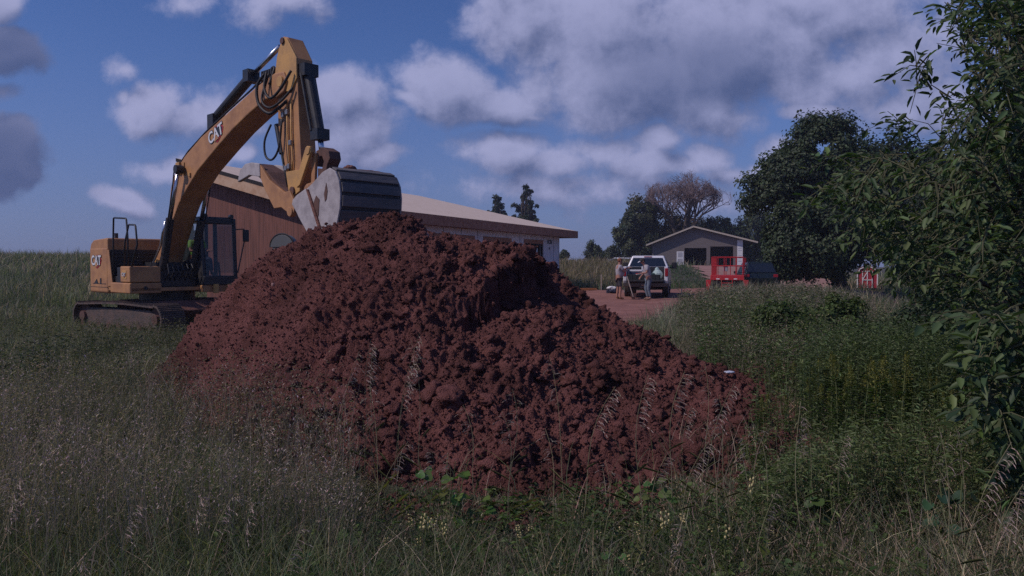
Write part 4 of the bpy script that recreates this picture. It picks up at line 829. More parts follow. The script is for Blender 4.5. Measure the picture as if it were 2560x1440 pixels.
# ------------------------------------------------------------------ people
M_skin = mat("skin", (.40, .20, .145), .55)
def skinmesh(name, verts, edges, radii, material, parent, sub=2, root=0):
    me = bpy.data.meshes.new(name); me.from_pydata([tuple(v) for v in verts], edges, []); me.update()
    o = link(name, me, material, parent)
    sk = o.modifiers.new('skin', 'SKIN'); sk.use_smooth_shade = True
    for i, r in enumerate(radii):
        rr = r if isinstance(r, tuple) else (r, r); me.skin_vertices[0].data[i].radius = rr
    me.skin_vertices[0].data[root].use_root = True
    s = o.modifiers.new('sub', 'SUBSURF'); s.levels = s.render_levels = sub
    return o
def person(loc, rz, J, label, shirt, pants, shoes, hair, hat=None, bare_legs=False, belly=.13, parent_mat=None, scale=1.0, vest=None):
    """J: joint positions in the person's own frame (x right, y forward, z up)"""
    root = empty("person", loc, rz, label, "person"); root.scale = (scale,) * 3
    V = lambda k: Vector(J[k])
    verts = []; edges = []; radii = []
    def add(p, r, par=None):
        verts.append(Vector(p)); radii.append(r)
        if par is not None: edges.append((par, len(verts) - 1))
        return len(verts) - 1
    pel = add(V('pelvis'), .13); mid = add((V('pelvis') * .5 + V('chest') * .5), .125, pel); ch = add(V('chest'), .135, mid)
    nk = add(V('neck'), .055, ch); hd0 = add(V('neck').lerp(V('head'), .45), .07, nk); hd = add(V('head'), .095, hd0); ht = add(V('head') + (V('head') - V('neck')).normalized() * .08, .075, hd)
    fwd = (Vector(J.get('look', (0, 1, -.1)))).normalized()
    nose = add(V('head') + fwd * .085 - Vector((0, 0, .02)), .022, hd)
    for s in 'lr':
        sg_ = -1 if s == 'l' else 1
        sh_ = add(V('sh' + s), .062, ch); el = add(V('el' + s), .043, sh_); wr__ = add(V('wr' + s), .029, el)
        dirn = (V('wr' + s) - V('el' + s)).normalized(); side = dirn.cross(Vector((0, 0, 1))); side = side.normalized() if side.length > .1 else Vector((1, 0, 0)); dn = dirn.cross(side)
        palm = add(V('wr' + s) + dirn * .055, (.036, .02), wr__)
        for k, ln in enumerate((.062, .074, .07, .055)):
            o_f = side * (-.03 + .02 * k); f0 = add(verts[palm] + o_f + dirn * .035, .010, palm); f1 = add(verts[f0] + dirn * ln * .5 - dn * .012 * (1 if dn.z > 0 else -1), .009, f0); add(verts[f1] + dirn * ln * .3 - dn * .03 * (1 if dn.z > 0 else -1), .008, f1)
        t0 = add(verts[palm] - dirn * .02 - side * .04, .012, palm); add(verts[t0] + dirn * .035 - side * .02, .010, t0)
        hp = add(V('pelvis') + Vector((sg_ * .09, 0, -.06)), .10, pel); kn = add(V('kn' + s), .062, hp); cf = add(V('kn' + s).lerp(V('an' + s), .35), .058, kn); an = add(V('an' + s), .042, cf)
        tdir = Vector(J.get('toe', (0, 1, 0))).normalized(); add(V('an' + s) + tdir * .14 - Vector((0, 0, .05)), .035, an)
    skinmesh("body", verts, edges, radii, M_skin, root)
    up = (V('head') - V('neck')).normalized(); R_ = fwd.cross(up).normalized()
    b = MB()
    for s in (-1, 1): b.ball(V('head') + R_ * .034 * s + fwd * .088 + up * .012, .012, 6, 5)
    build_each(b, "eye", mat("eye_dark", (.03, .02, .02), .3), root)
    b = MB(); b.tube([V('head') + fwd * .088 - up * .052 - R_ * .025, V('head') + fwd * .092 - up * .052 + R_ * .025], .007, 5); b.build("mouth", mat("lip", (.28, .09, .08), .5), root)
    for s in (-1, 1): b = MB(); b.ball(V('head') + R_ * .098 * s, .028, 8, 6, (.5, .8, 1.1)); b.build("ear", M_skin, root, smooth=True)
    # hair
    b = MB(); b.ball(V('head') + up * .035 - fwd * .018, .108, 14, 10, (1, 1, .95)); b.build("hair", mat("hair_" + str(hair), {'brown': (.06, .035, .025), 'grey': (.30, .24, .22), 'red': (.22, .08, .04)}[hair], .9), root, smooth=True)
    if hair == 'red' or hair == 'grey':
        b = MB(); b.ball(V('head') - up * .07 + fwd * .05, .06, 10, 8, (1, 1, 1)); b.build("beard", mat("beard", (.25, .11, .07), .9), root, smooth=True)
    if hat:
        b = MB(); c_ = V('head') + up * .055; b.ball(c_, .112, 14, 8, (1, 1, .75)); hc = b.build("cap", hat[0], root, smooth=True)
        b = MB(); t1 = c_ + fwd * .09; b.add([t1 - R_ * .075, t1 + R_ * .075, t1 + fwd * .11 + R_ * .05 - up * .02, t1 + fwd * .11 - R_ * .05 - up * .02, t1 - R_ * .075 + up * .012, t1 + R_ * .075 + up * .012, t1 + fwd * .11 + R_ * .05 - up * .008, t1 + fwd * .11 - R_ * .05 - up * .008], [(3, 2, 1, 0), (4, 5, 6, 7), (0, 1, 5, 4), (1, 2, 6, 5), (2, 3, 7, 6), (3, 0, 4, 7)]); b.build("cap_brim", hat[1], hc)
    # shirt: torso and upper arms
    vs, es, rs = [], [], []
    def a2(p, r, par=None):
        vs.append(Vector(p)); rs.append(r)
        if par is not None: es.append((par, len(vs) - 1))
        return len(vs) - 1
    q0 = a2(V('pelvis') + Vector((0, 0, -.02)), (.165, .15)); q1 = a2(V('pelvis').lerp(V('chest'), .5) + fwd * (belly - .12), (.155 + belly * .1, belly + .03), q0); q2 = a2(V('chest'), (.165, .15), q1); q3 = a2(V('chest').lerp(V('neck'), .75), .07, q2)
    for s in 'lr': s1 = a2(V('sh' + s), .082, q2); a2(V('sh' + s).lerp(V('el' + s), .75), .066, s1)
    skinmesh("shirt", vs, es, rs, shirt, root)
    if vest:
        vs2 = [Vector(v) for v in vs[:3]]; skinmesh("safety_vest", [vs2[0] + Vector((0, 0, .06)), vs2[1], vs2[2] + Vector((0, 0, .02))], [(0, 1), (1, 2)], [(.19, .175), (.19, belly + .06), (.20, .18)], vest, root)
    # trousers or shorts
    vs, es, rs = [], [], []; q0 = a2(V('pelvis') + Vector((0, 0, -.0)), (.15, .135))
    for s in 'lr':
        sg_ = -1 if s == 'l' else 1
        h1 = a2(V('pelvis') + Vector((sg_ * .09, 0, -.09)), .108, q0); k1 = a2(V('kn' + s), .078, h1)
        if not bare_legs: c1 = a2(V('kn' + s).lerp(V('an' + s), .5), .068, k1); a2(V('an' + s) + Vector((0, 0, .02)), .060, c1)
    skinmesh("shorts" if bare_legs else "trousers", vs, es, rs, pants, root)
    for s in 'lr':
        tdir = Vector(J.get('toe', (0, 1, 0))).normalized(); a_ = V('an' + s)
        skinmesh("shoe", [a_ + Vector((0, 0, .05)), a_ - Vector((0, 0, .04)), a_ + tdir * .09 - Vector((0, 0, .05)), a_ + tdir * .18 - Vector((0, 0, .055))], [(0, 1), (1, 2), (2, 3)], [.052, .05, .048, .038], shoes, root, 1)
    return root
M_gsh = mat("grey_tshirt", (.40, .38, .41), .9, (.33, .31, .34), 9); M_gs2 = mat("heather_tshirt", (.36, .33, .37), .9, (.30, .28, .31), 9)
M_jean = mat("faded_jeans", (.16, .20, .25), .9, (.10, .13, .17), 8); M_short = mat("dark_shorts", (.06, .055, .065), .9); M_boot = mat("work_boot", (.20, .13, .09), .8); M_boot2 = mat("orange_boot", (.30, .14, .06), .8)
M_cap = mat("black_cap", (.03, .028, .03), .8); M_lime = mat("lime_vest", (.22, .55, .05), .7); M_limg = mat("green_vest", (.16, .55, .22), .7); M_navy = mat("navy_work_trousers", (.02, .035, .09), .9)
c = at(1546, 748, 33.2); zt = float(terrain(c.x, c.y)) + .08
person((c.x, c.y, zt), -PI / 2 + .25, dict(pelvis=(0, 0, .93), chest=(0, .03, 1.34), neck=(0, .05, 1.52), head=(0, .07, 1.66), look=(.1, 1, -.05),
       shl=(-.19, .03, 1.42), ell=(-.24, .22, 1.26), wrl=(-.12, .52, 1.36), shr=(.19, .03, 1.42), elr=(.23, .18, 1.20), wrr=(.02, .36, 1.24),
       knl=(-.12, .03, .50), anl=(-.14, -.02, .09), knr=(.12, .05, .50), anr=(.13, .02, .09)), "man in grey t-shirt and dark shorts standing left of the pickup with one arm out", M_gs2, M_short, M_boot2, 'red', None, True, .21)
c = at(1621, 752, 32.4); zt = float(terrain(c.x, c.y)) + .08
person((c.x, c.y, zt), PI / 2 + .15, dict(pelvis=(0, -.02, .95), chest=(0, .10, 1.34), neck=(0, .20, 1.50), head=(0, .27, 1.63), look=(0, 1, -.45),
       shl=(-.19, .12, 1.42), ell=(-.23, .16, 1.16), wrl=(-.12, .42, 1.12), shr=(.19, .12, 1.42), elr=(.24, .12, 1.14), wrr=(.14, .30, .98),
       knl=(-.08, .04, .50), anl=(-.09, -.06, .09), knr=(.08, .10, .51), anr=(.07, .0, .09)), "man in grey t-shirt, jeans and black cap leaning towards the pickup bed", M_gsh, M_jean, M_boot, 'brown', (M_cap, M_wht), False, .13)
c = at(1364, 700, 42); zt = float(terrain(c.x, c.y)) + .02
person((c.x, c.y, zt), PI / 2 - .2, dict(pelvis=(0, -.04, .95), chest=(0, .06, 1.34), neck=(0, .14, 1.50), head=(0, .2, 1.64), look=(0, 1, -.3),
       shl=(-.19, .08, 1.42), ell=(-.24, .18, 1.18), wrl=(-.14, .42, 1.1), shr=(.19, .08, 1.42), elr=(.25, .16, 1.16), wrr=(.16, .38, 1.02),
       knl=(-.1, .04, .50), anl=(-.1, -.06, .09), knr=(.1, .10, .51), anr=(.1, .0, .09)), "worker in lime green vest by the white wrapped wall, half hidden by the mound", M_gsh, M_jean, M_boot, 'brown', (M_cap, M_cap), False, .13, vest=M_limg)
Mex = Matrix.LocRotScale(ex.location, ex.rotation_euler.to_quaternion(), None); c = Mex @ Vector((0.02, .87, .92))
person((c.x, c.y, c.z), TH - PI / 2 - PI / 2, dict(pelvis=(0, -.02, .98), chest=(0, -.08, 1.38), neck=(0, -.05, 1.55), head=(0, -.02, 1.68), look=(0, 1, -.1),
       shl=(-.19, -.05, 1.46), ell=(-.24, .08, 1.2), wrl=(-.2, .34, 1.22), shr=(.19, -.05, 1.46), elr=(.24, .08, 1.2), wrr=(.2, .34, 1.22),
       knl=(-.14, .46, .98), anl=(-.14, .56, .60), knr=(.14, .46, .98), anr=(.14, .56, .60)), "operator in lime vest and blue trousers seated inside the excavator cab", M_lime, M_navy, M_boot, 'brown', (M_cap, M_cap), False, .14, vest=M_lime)
# shovel
p0, p1 = at(1567, 691, 33.0), at(1583, 744, 32.9); zt = float(terrain(p1.x, p1.y)) + .07; d_ = Vector((p0.x - p1.x, 0, p0.z - zt))
t = empty("shovel", (p1.x, p1.y, zt), 0, "long-handled shovel leaning between the two men behind the pickup", "shovel")
b = MB(); b.tube([(0, 0, .12), d_], .022, 8); b.build("handle", mat("pale_wood", (.5, .42, .36)), t)
b = MB(); b.prism([(-.11, .28), (.11, .28), (.12, .1), (.0, -.02), (-.10, .1)], -.01, .01, 'y'); b.build("blade", M_rust, t)

# ------------------------------------------------------------------ vegetation
M_grass = leafmat("grass_blades", .35); M_leaf = leafmat("leaves", .30, .35); M_seed = leafmat("seed_heads", .25, .1)
M_bark = mat("bark", (.10, .075, .06), .9, (.055, .04, .035), 9, .5)
def blades(x, y, z, h, w, lean, col, tipcol=None, nseg=3, bend=1.0, face=None):
    """curved tapering blades as one numpy mesh: returns V, F, C"""
    k = len(x); a = RNG.random(k) * 2 * PI; fa = (RNG.random(k) * 2 * PI) if face is None else face
    ts = np.linspace(0, 1, nseg + 1); V = []; C = []
    for t in ts:
        ww = w * (1 - t) ** .7 * .5 + w * .03; o = lean * h * t ** (1 + bend)
        cx = x + np.cos(a) * o; cy = y + np.sin(a) * o; cz = z + h * t * (1 - .35 * lean * t)
        V.append(np.stack([cx - np.cos(fa) * ww, cy - np.sin(fa) * ww, cz], -1)); V.append(np.stack([cx + np.cos(fa) * ww, cy + np.sin(fa) * ww, cz], -1))
        cc = col if tipcol is None else col * (1 - t ** 2) + tipcol * t ** 2
        C += [cc, cc]
    V = np.stack(V, 1); C = np.stack(C, 1); m_ = 2 * (nseg + 1)
    f = np.array([[2 * i, 2 * i + 1, 2 * i + 3, 2 * i + 2] for i in range(nseg)])
    F = f[None] + (np.arange(k) * m_)[:, None, None]
    return V.reshape(-1, 3), F.reshape(-1, 4), C.reshape(-1, 3)
def leaves(p, d, up, ln, wd, col, fold=.25):
    """pointed folded leaves: p base, d direction, up approx normal"""
    d = d / np.linalg.norm(d, axis=1)[:, None]; s = np.cross(d, up); s /= np.linalg.norm(s, axis=1)[:, None] + 1e-9; n_ = np.cross(s, d)
    ln = ln[:, None]; wd = wd[:, None]
    pts = [p, p + d * ln * .3 + s * wd * .5 + n_ * wd * fold, p + d * ln * .7 + s * wd * .38 + n_ * wd * fold - n_ * ln * .05, p + d * ln - n_ * ln * .16,
           p + d * ln * .7 - s * wd * .38 + n_ * wd * fold - n_ * ln * .05, p + d * ln * .3 - s * wd * .5 + n_ * wd * fold, p + d * ln * .35, p + d * ln * .7 - n_ * ln * .05]
    V = np.stack(pts, 1); f = np.array([[0, 1, 2, 6], [6, 2, 3, 7], [0, 6, 4, 5], [6, 7, 3, 4]])
    f = np.array([[0, 1, 2, 7], [7, 2, 3, 3], [0, 7, 4, 5], [7, 3, 3, 4]])
    f = np.array([[0, 1, 2, 3], [0, 3, 4, 5]])
    V = np.stack(pts[:6], 1)
    F = f[None] + (np.arange(len(p)) * 6)[:, None, None]
    return V.reshape(-1, 3), F.reshape(-1, 4), np.repeat(col, 6, 0)
class Acc:
    def __init__(s): s.V = []; s.F = []; s.C = []; s.n = 0
    def add(s, vfc): v, f, c = vfc; s.V.append(v); s.F.append(f + s.n); s.C.append(c); s.n += len(v)
    def build(s, name, material, parent=None):
        return link(name, npmesh(name, np.concatenate(s.V), np.concatenate(s.F), np.concatenate(s.C)), material, parent)
def cmix(a, b, t): t = np.clip(t, 0, 1)[:, None]; return np.array(a) * (1 - t) + np.array(b) * t
def jitter(c, s=.25): return np.clip(c * (1 + RNG.normal(size=(len(c), 1)) * s) * (1 + RNG.normal(size=(len(c), 3)) * .06), .002, 1)
BFOOT = [(p.x, p.y) for p in (bp(.4, .5, 0), bp(Lb - 1.4, .5, 0), bp(Lb - 1.4, 6.3, 0), bp(.4, 6.3, 0))]
def wedge(n, d0, d1, xr=(-.78, .78), pw=1.0):
    """scatter points between two depths, denser near the viewer in proportion to how large they look"""
    u = RNG.random(n); D = d0 * (d1 / d0) ** (u ** pw); x = D * (xr[0] + (xr[1] - xr[0]) * RNG.random(n)); return x, D
CAPX = [-400, 0, 400, 620, 850, 1000, 1300, 1700, 1900, 2070, 2130, 2400, 2600]
CAPY = [700, 860, 975, 1130, 1235, 1285, 1310, 1262, 1200, 1140, 1040, 1010, 900]
def cap(x, y, h, z):
    """the ground just before the mound carries only short growth"""
    px = 1280 + 1900 * x / y; lim = np.interp(px, CAPX, CAPY); lim = lim + 45 * np.sin(px * .021) + RNG.normal(size=len(x)) * 28
    hm = EYE - (lim - 660) * y / 1900 - z
    return np.where(y < 7.0 + RNG.normal(size=len(x)) * .8, np.clip(np.minimum(h, hm), .05 + .07 * RNG.random(len(x)) ** 2, None), h)
def allowed(x, y, lot=True):
    ok = ~inpoly(x, y, BFOOT)
    wob = .5 * fbm(x * .9, y * .9, 2, 2)
    if lot: ok &= ~inpoly(x + wob, y + wob, LOT) & ~inpoly(x, y, RAMP)
    pb = pile_base(x, y); inside = (x > -6.2) & (x < 4.2) & (y > 4.3) & (y < 16.5)
    ok &= ~(inside & (pb > .06 + .10 * RNG.random(len(x))))
    # trampled ground under the excavator
    ca, sa = math.cos(TH - PI / 2 + .17), math.sin(TH - PI / 2 + .17); lx = (x + 9.68) * ca + (y - 21.33) * sa; ly = -(x + 9.68) * sa + (y - 21.33) * ca
    ok &= ~((np.abs(lx) < 2.25) & (np.abs(ly) < 1.35))
    return ok
GREENS = dict(a=(.082, .108, .056), b=(.175, .200, .110), straw=(.42, .33, .24), mauve=(.33, .24, .22), dark=(.030, .045, .020), lime=(.10, .15, .035))
def grass_zone(n, d0, d1, h0, h1, wmin, wk, xr=(-.78, .78), nseg=3, strawf=.25, seeds=0., lowh=None, pw=1.0, mauve=0.):
    x, y = wedge(n, d0, d1, xr, pw); ok = allowed(x, y); x, y = x[ok], y[ok]; z = terrain(x, y); k = len(x)
    patchn = fbm(x * .55, y * .55, 4, 3); p2 = fbm(x * .17 + 3, y * .17, 7, 3)
    h = (h0 + (h1 - h0) * RNG.random(k)) * (1 + .35 * patchn)
    h *= np.where(inpoly(x, y, GREEN), .3, 1)
    # trampled and lower just in front of the machine
    h *= 1 - .45 * np.exp(-((x + 7) / 2.2) ** 2 - ((y - 14) / 3.0) ** 2)
    h = cap(x, y, h, z)
    w = np.maximum(wmin, wk * y) * RNG.uniform(.6, 1.3, k)
    base = cmix(GREENS['a'], GREENS['b'], .5 + .9 * patchn + RNG.normal(size=k) * .3)
    st = (RNG.random(k) < strawf * (1 + 1.6 * p2)) & ~inpoly(x, y, GREEN)
    base[st] = jitter(np.tile(GREENS['straw'], (st.sum(), 1)), .35)
    dry = inpoly(x, y, [(2, 46), (9, 46), (14, 92), (20, 120), (-5, 120), (-2, 50)])
    base[dry] = base[dry] * .3 + np.array([.22, .16, .085]) * .7
    bank = sstep(2.6, 4, x) * sstep(11, 14, y) * sstep(44, 38, y) * sstep(.46, .38, x / y) * .45 + sstep(-2.5, -5, x) * sstep(5, 8, y) * sstep(20, 14, y) * .30; base = base * (1 - bank[:, None]) + np.array([.34, .34, .27]) * bank[:, None]
    gz_ = inpoly(x, y, GREEN); base[gz_] = jitter(np.tile((.045, .10, .03), (gz_.sum(), 1)), .2)
    base = jitter(base, .22); tip = base * 1.15
    if mauve: mk = RNG.random(k) < mauve; tip[mk] = jitter(np.tile(GREENS['mauve'], (mk.sum(), 1)), .25)
    return blades(x, y, z - .02, h, w, RNG.uniform(.15, .9, k), base, tip, nseg)
A1 = Acc()
A1.add(grass_zone(52000, 2.3, 6.0, .22, .62, .0055, .0009, (-.85, .85), 4, .40, mauve=.10))
A1.add(grass_zone(60000, 5, 14, .25, .55, .005, .0009, (-.82, .82), 3, .25, mauve=.28))
A1.add(grass_zone(75000, 12, 34, .30, .65, .008, .0008, (-.80, .80), 3, .22, mauve=.25))
A1.add(grass_zone(90000, 32, 95, .45, .95, .02, .0009, (-.80, .80), 2, .22, mauve=.25))
A1.add(grass_zone(26000, 62, 150, .6, 1.2, .04, .0010, (-.85, .85), 2, .2, mauve=.3))
tag(A1.build("meadow_grass", M_grass), "dense wild meadow grass, green and straw blades", "grass", None, 'stuff')
# fine purplish seeding grass on the left, in front of the mound's left face
A2 = Acc()
def fine(n, d0, d1, xr, h0, h1, cl=(.23, .155, .15), seeds=5, size=.010):
    x, y = wedge(n, d0, d1, xr); ok = allowed(x, y); x, y = x[ok], y[ok]; dens_ = fbm(x * .9, y * .9, 14, 3); ok = RNG.random(len(x)) < .55 + dens_; x, y = x[ok], y[ok]
    k = len(x); z = terrain(x, y); h = h0 + (h1 - h0) * RNG.random(k); lean = RNG.uniform(.05, .5, k); h = np.where(x / y > -.32 + .14 * RNG.random(k), cap(x, y, h, z), h)
    c = jitter(np.tile(cl, (k, 1)), .25)
    A2.add(blades(x, y, z, h, np.full(k, .0022) + .00035 * y, lean, cmix(GREENS['a'], cl, RNG.random(k)) , c, 3))
    for s in range(seeds):
        kk = k; a = RNG.random(kk) * 2 * PI; t = .72 + .3 * RNG.random(kk)
        p_ = np.stack([x + np.cos(a) * .035 + RNG.normal(size=kk) * .02 , y + RNG.normal(size=kk) * .03, z + h * t], -1)
        A2.add(leaves(p_, np.stack([np.cos(a), np.sin(a), RNG.uniform(-.3, 1.2, kk)], -1), np.tile((0, .3, 1.), (kk, 1)), (size + .0012 * y) * RNG.uniform(.8, 1.8, kk), (size * .45 + .0005 * y) * np.ones(kk), c * RNG.uniform(.7, 1.5, (kk, 1))))
fine(4200, 3.6, 6.8, (-.80, -.20), .5, .95, (.36, .28, .26))
fine(1500, 4.0, 6.4, (-.40, -.18), .5, .9, (.24, .20, .14))
fine(6500, 5.5, 16, (-.80, -.40), .40, .75, (.17, .16, .12))
fine(1800, 3.0, 5.0, (-.2, .75), .3, .6, (.22, .17, .12), 4)
fine(11000, 8, 34, (.22, .48), .4, .8, (.30, .25, .20), 4)
tag(A2.build("seeding_grass", M_seed), "fine purplish seeding grass filling the meadow", "grass", None, 'stuff')
# leafy weeds: stems carrying many small leaves
def leafy(acc, x, y, h, nl, ln, wd, c1, c2, droop=.2, top=None, ztop=None):
    k = len(x); z = terrain(x, y); h = cap(x, y, h, z); a0 = RNG.random(k) * 6.28; lean = RNG.uniform(0, .25, k)
    c = jitter(cmix(c1, c2, RNG.random(k)), .2)
    acc.add(blades(x, y, z, h, .004 + .0006 * y, lean * .5, c * .7, c * .8, 2))
    for i in range(nl):
        t = .12 + .88 * (i + RNG.random(k)) / nl; a = a0 + i * 2.4 + RNG.normal(size=k) * .3
        p_ = np.stack([x, y, z + h * t], -1); sc = (1 - .45 * t) * RNG.uniform(.7, 1.3, k)
        d_ = np.stack([np.cos(a), np.sin(a), RNG.uniform(-.25, .75, k) - droop], -1)
        cc = c * RNG.uniform(.75, 1.25, (k, 1))
        if top is not None: m_ = t > .8; cc[m_] = jitter(np.tile(top, (m_.sum(), 1)), .2)
        acc.add(leaves(p_, d_, np.tile((0, 0, 1.), (k, 1)) + RNG.normal(size=(k, 3)) * .35, ln * sc, wd * sc, cc))
A3 = Acc()
def zone(n, d0, d1, xr, thr=.0, seed=3.):
    x, y = wedge(n, d0, d1, xr); ok = allowed(x, y); x, y = x[ok], y[ok]; ok = fbm(x * .7, y * .7, seed, 3) + RNG.normal(size=len(x)) * .15 > thr; return x[ok], y[ok]
x, y = zone(2600, 4.2, 9, (.30, .80), -.25); leafy(A3, x, y, RNG.uniform(.45, .95, len(x)), 16, .065, .016, (.09, .13, .05), (.17, .21, .09))
x, y = zone(2600, 6.4, 9.5, (.385, .70), -.5, 5.5); leafy(A3, x, y, RNG.uniform(.6, 1.0, len(x)), 18, .075, .020, (.07, .11, .045), (.14, .18, .08))
x, y = zone(3200, 8, 16, (.24, .80), -.2, 5.); leafy(A3, x, y, RNG.uniform(.4, .9, len(x)), 12, .10, .032, (.07, .11, .045), (.14, .18, .075))
x, y = zone(2600, 14, 30, (.22, .62), .0, 6.); leafy(A3, x, y, RNG.uniform(.4, .8, len(x)), 9, .16, .06, (.08, .11, .06), (.16, .18, .09))
x, y = zone(1500, 2.6, 5.2, (-.5, .8), -.2, 8.); leafy(A3, x, y, RNG.uniform(.15, .42, len(x)), 9, .07, .03, (.045, .08, .022), (.10, .15, .04))
x, y = zone(700, 2.8, 5.0, (.05, .8), -.2, 9.); leafy(A3, x, y, RNG.uniform(.2, .45, len(x)), 12, .05, .012, (.07, .10, .03), (.12, .15, .05))
x, y = zone(2400, 9, 30, (-.80, -.40), .05, 10.); leafy(A3, x, y, RNG.uniform(.25, .6, len(x)), 8, .11, .035, (.04, .06, .028), (.08, .10, .055))
tag(A3.build("meadow_weeds", M_leaf), "leafy green weeds growing through the meadow grass", "weeds", None, 'stuff')

def copy_tree(o, parent=None):
    c_ = o.copy(); COL.objects.link(c_)
    if parent is not None: c_.parent = parent
    for ch in list(o.children):
        if ch.name in bpy.data.objects: copy_tree(ch, c_)
    return c_
# ---- tall stalks with drooping seed heads, each its own thing
def stalk_proto(kind):
    t = empty("grass_stalk", (0, 0, 0)); H = 1.0; b = MB(); pts = [(.02 * math.sin(i * .6 + kind), .06 * (i / 10) ** 2 * (1 if kind % 2 else -1), H * i / 10) for i in range(11)]
    pts = [(p[0] + .10 * (p[2] ** 3) * (1 if kind < 2 else -.6), p[1], p[2]) for p in pts]
    b.tube(pts, [.0026 - .00014 * i for i in range(11)], 4); b.build("stem", mat("dry_stem", (.30, .25, .15), .8, (.20, .20, .09), 4), t)
    P_, Dd = [], []
    nb = [11, 9, 8, 10][kind]
    for i in range(nb):
        tt = .74 + .26 * i / nb; base = Vector(pts[min(10, int(tt * 10))]).lerp(Vector(pts[min(10, int(tt * 10) + 1)]), tt * 10 % 1)
        for j in range(rnd.choice((1, 2, 2, 3))):
            side = (1 if kind < 2 else -1); az = rnd.uniform(-.9, .9) + (0 if kind != 3 else rnd.uniform(-2, 2)); L = rnd.uniform(.02, .075) * (1.25 - .6 * (i / nb))
            for s in range(4):
                f = (s + 1) / 4; q_ = base + Vector((side * math.cos(az) * L * f, math.sin(az) * L * f, L * (.7 * f - .75 * f * f)))
                P_.append(tuple(q_)); Dd.append((side * math.cos(az), math.sin(az), .3 - 1.3 * f))
    P_ = np.array(P_); Dd = np.array(Dd); k = len(P_); A = Acc(); A.add(leaves(P_, Dd, np.tile((0.1, .9, .4), (k, 1)) + RNG.normal(size=(k, 3)) * .3, RNG.uniform(.010, .030, k), np.full(k, .0030), jitter(np.tile((.44, .34, .29), (k, 1)), .3)))
    A.build("seed_head", M_seed, t)
    k = 3; zz_ = np.array([.15, .35, .5]); A = Acc(); A.add(leaves(np.stack([np.zeros(3), np.zeros(3), zz_], -1), np.array([(1, .2, .8), (-1, .3, .7), (.5, -.8, .9)]), np.tile((0, 0, 1.), (3, 1)), np.array([.2, .17, .14]), np.full(3, .006), jitter(np.tile((.16, .15, .07), (3, 1)), .1))); A.build("leaf_blades", M_grass, t)
    return t
PROTOS = [stalk_proto(k) for k in range(4)]
STALKS = [  # foot is found from the top pixel, depth and kind
    (905, 880, 4.9, 1, 'm'), (935, 845, 4.7, 0, 'm'), (955, 870, 4.8, 1, 'm'), (1020, 850, 4.5, 3, 'm'), (1075, 825, 4.4, 0, 'm'), (1052, 900, 4.3, 0, 'm'), (902, 968, 4.3, 3, 'm'), (990, 1105, 3.9, 1, 'm'), (1080, 1115, 4.1, 2, 'm'), (1135, 1118, 4.2, 2, 'm'),
    (1285, 975, 4.6, 3, 'm'), (1350, 890, 4.3, 3, 'm'), (1265, 1030, 4.5, 3, 'm'), (1348, 1078, 4.1, 3, 'm'), (1530, 955, 4.2, 0, 'm'), (1618, 938, 4.0, 0, 'm'), (1690, 928, 4.6, 0, 'm'), (1520, 1160, 3.8, 3, 'm'), (1725, 1010, 4.6, 0, 'm'), (1630, 1135, 4.1, 0, 'm'), (1160, 1015, 4.8, 3, 'm'),
    (1775, 915, 4.8, 3, 'r'), (1840, 945, 4.2, 0, 'r'), (1790, 985, 4.4, 2, 'r'), (1785, 1060, 4.0, 3, 'r'), (1860, 1080, 4.1, 2, 'r'), (1890, 1050, 4.3, 3, 'r'), (1760, 1090, 3.9, 0, 'r'), (2040, 1015, 3.8, 1, 'r'), (2010, 1040, 4.2, 2, 'r'), (2120, 1080, 4.0, 0, 'r'), (2340, 1070, 3.4, 3, 'r'), (2500, 1065, 3.0, 0, 'r'), (2530, 1190, 3.0, 0, 'r'), (2365, 1060, 3.6, 3, 'r'), (1930, 1230, 3.4, 1, 'r'), (1690, 1290, 3.2, 2, 'r'),
    (460, 1105, 3.9, 1, 'l'), (470, 990, 4.8, 1, 'l'), (480, 1040, 4.7, 2, 'l'), (510, 1225, 3.6, 0, 'l'), (650, 1050, 4.4, 1, 'l'), (665, 1060, 4.2, 0, 'l'), (738, 1040, 4.3, 1, 'l'), (700, 1150, 3.9, 2, 'l'), (730, 1100, 4.1, 2, 'l'), (535, 1240, 3.4, 1, 'l'), (720, 1330, 3.0, 1, 'l'), (75, 1170, 3.4, 0, 'l'), (30, 1220, 3.3, 1, 'l'), (90, 1210, 3.2, 3, 'l'), (215, 1075, 3.8, 1, 'l'), (250, 1090, 4.2, 0, 'l'), (255, 1370, 2.8, 0, 'l'), (640, 1240, 3.3, 0, 'l'), (140, 1030, 4.6, 0, 'l'), (60, 1150, 3.6, 2, 'l'), (380, 1150, 3.7, 3, 'l'), (560, 1130, 4.0, 3, 'l'), (330, 1250, 3.3, 0, 'l')]
SLAB = {'m': "dry tan grass stalk with a drooping seed head in front of the dirt mound", 'r': "dry tan grass stalk with a drooping seed head in the green weeds on the right", 'l': "dry tan grass stalk with a drooping seed head in the dim grass at lower left"}
used_p = set()
for i, (px, py, D, kind, zn) in enumerate(STALKS):
    tp = at(px, py, D); zt = float(terrain(tp.x, tp.y)); H = max(.3, tp.z - zt)
    o = PROTOS[kind] if kind not in used_p else copy_tree(PROTOS[kind]); used_p.add(kind)
    tiltx = rnd.uniform(-.14, .14); offx = H * math.tan(tiltx)
    o.location = (tp.x - offx - (.10 if kind < 2 else -.06) * H, tp.y, zt); o.rotation_euler = (rnd.uniform(-.06, .06), tiltx, rnd.uniform(-.5, .5)); o.scale = (rnd.uniform(.7, 1.25), rnd.uniform(.7, 1.25), H)
    tag(o, SLAB[zn], "grass stalk", {'m': "dry seed stalks in front of the mound", 'r': "dry seed stalks among the weeds on the right", 'l': "dry seed stalks at lower left"}[zn])
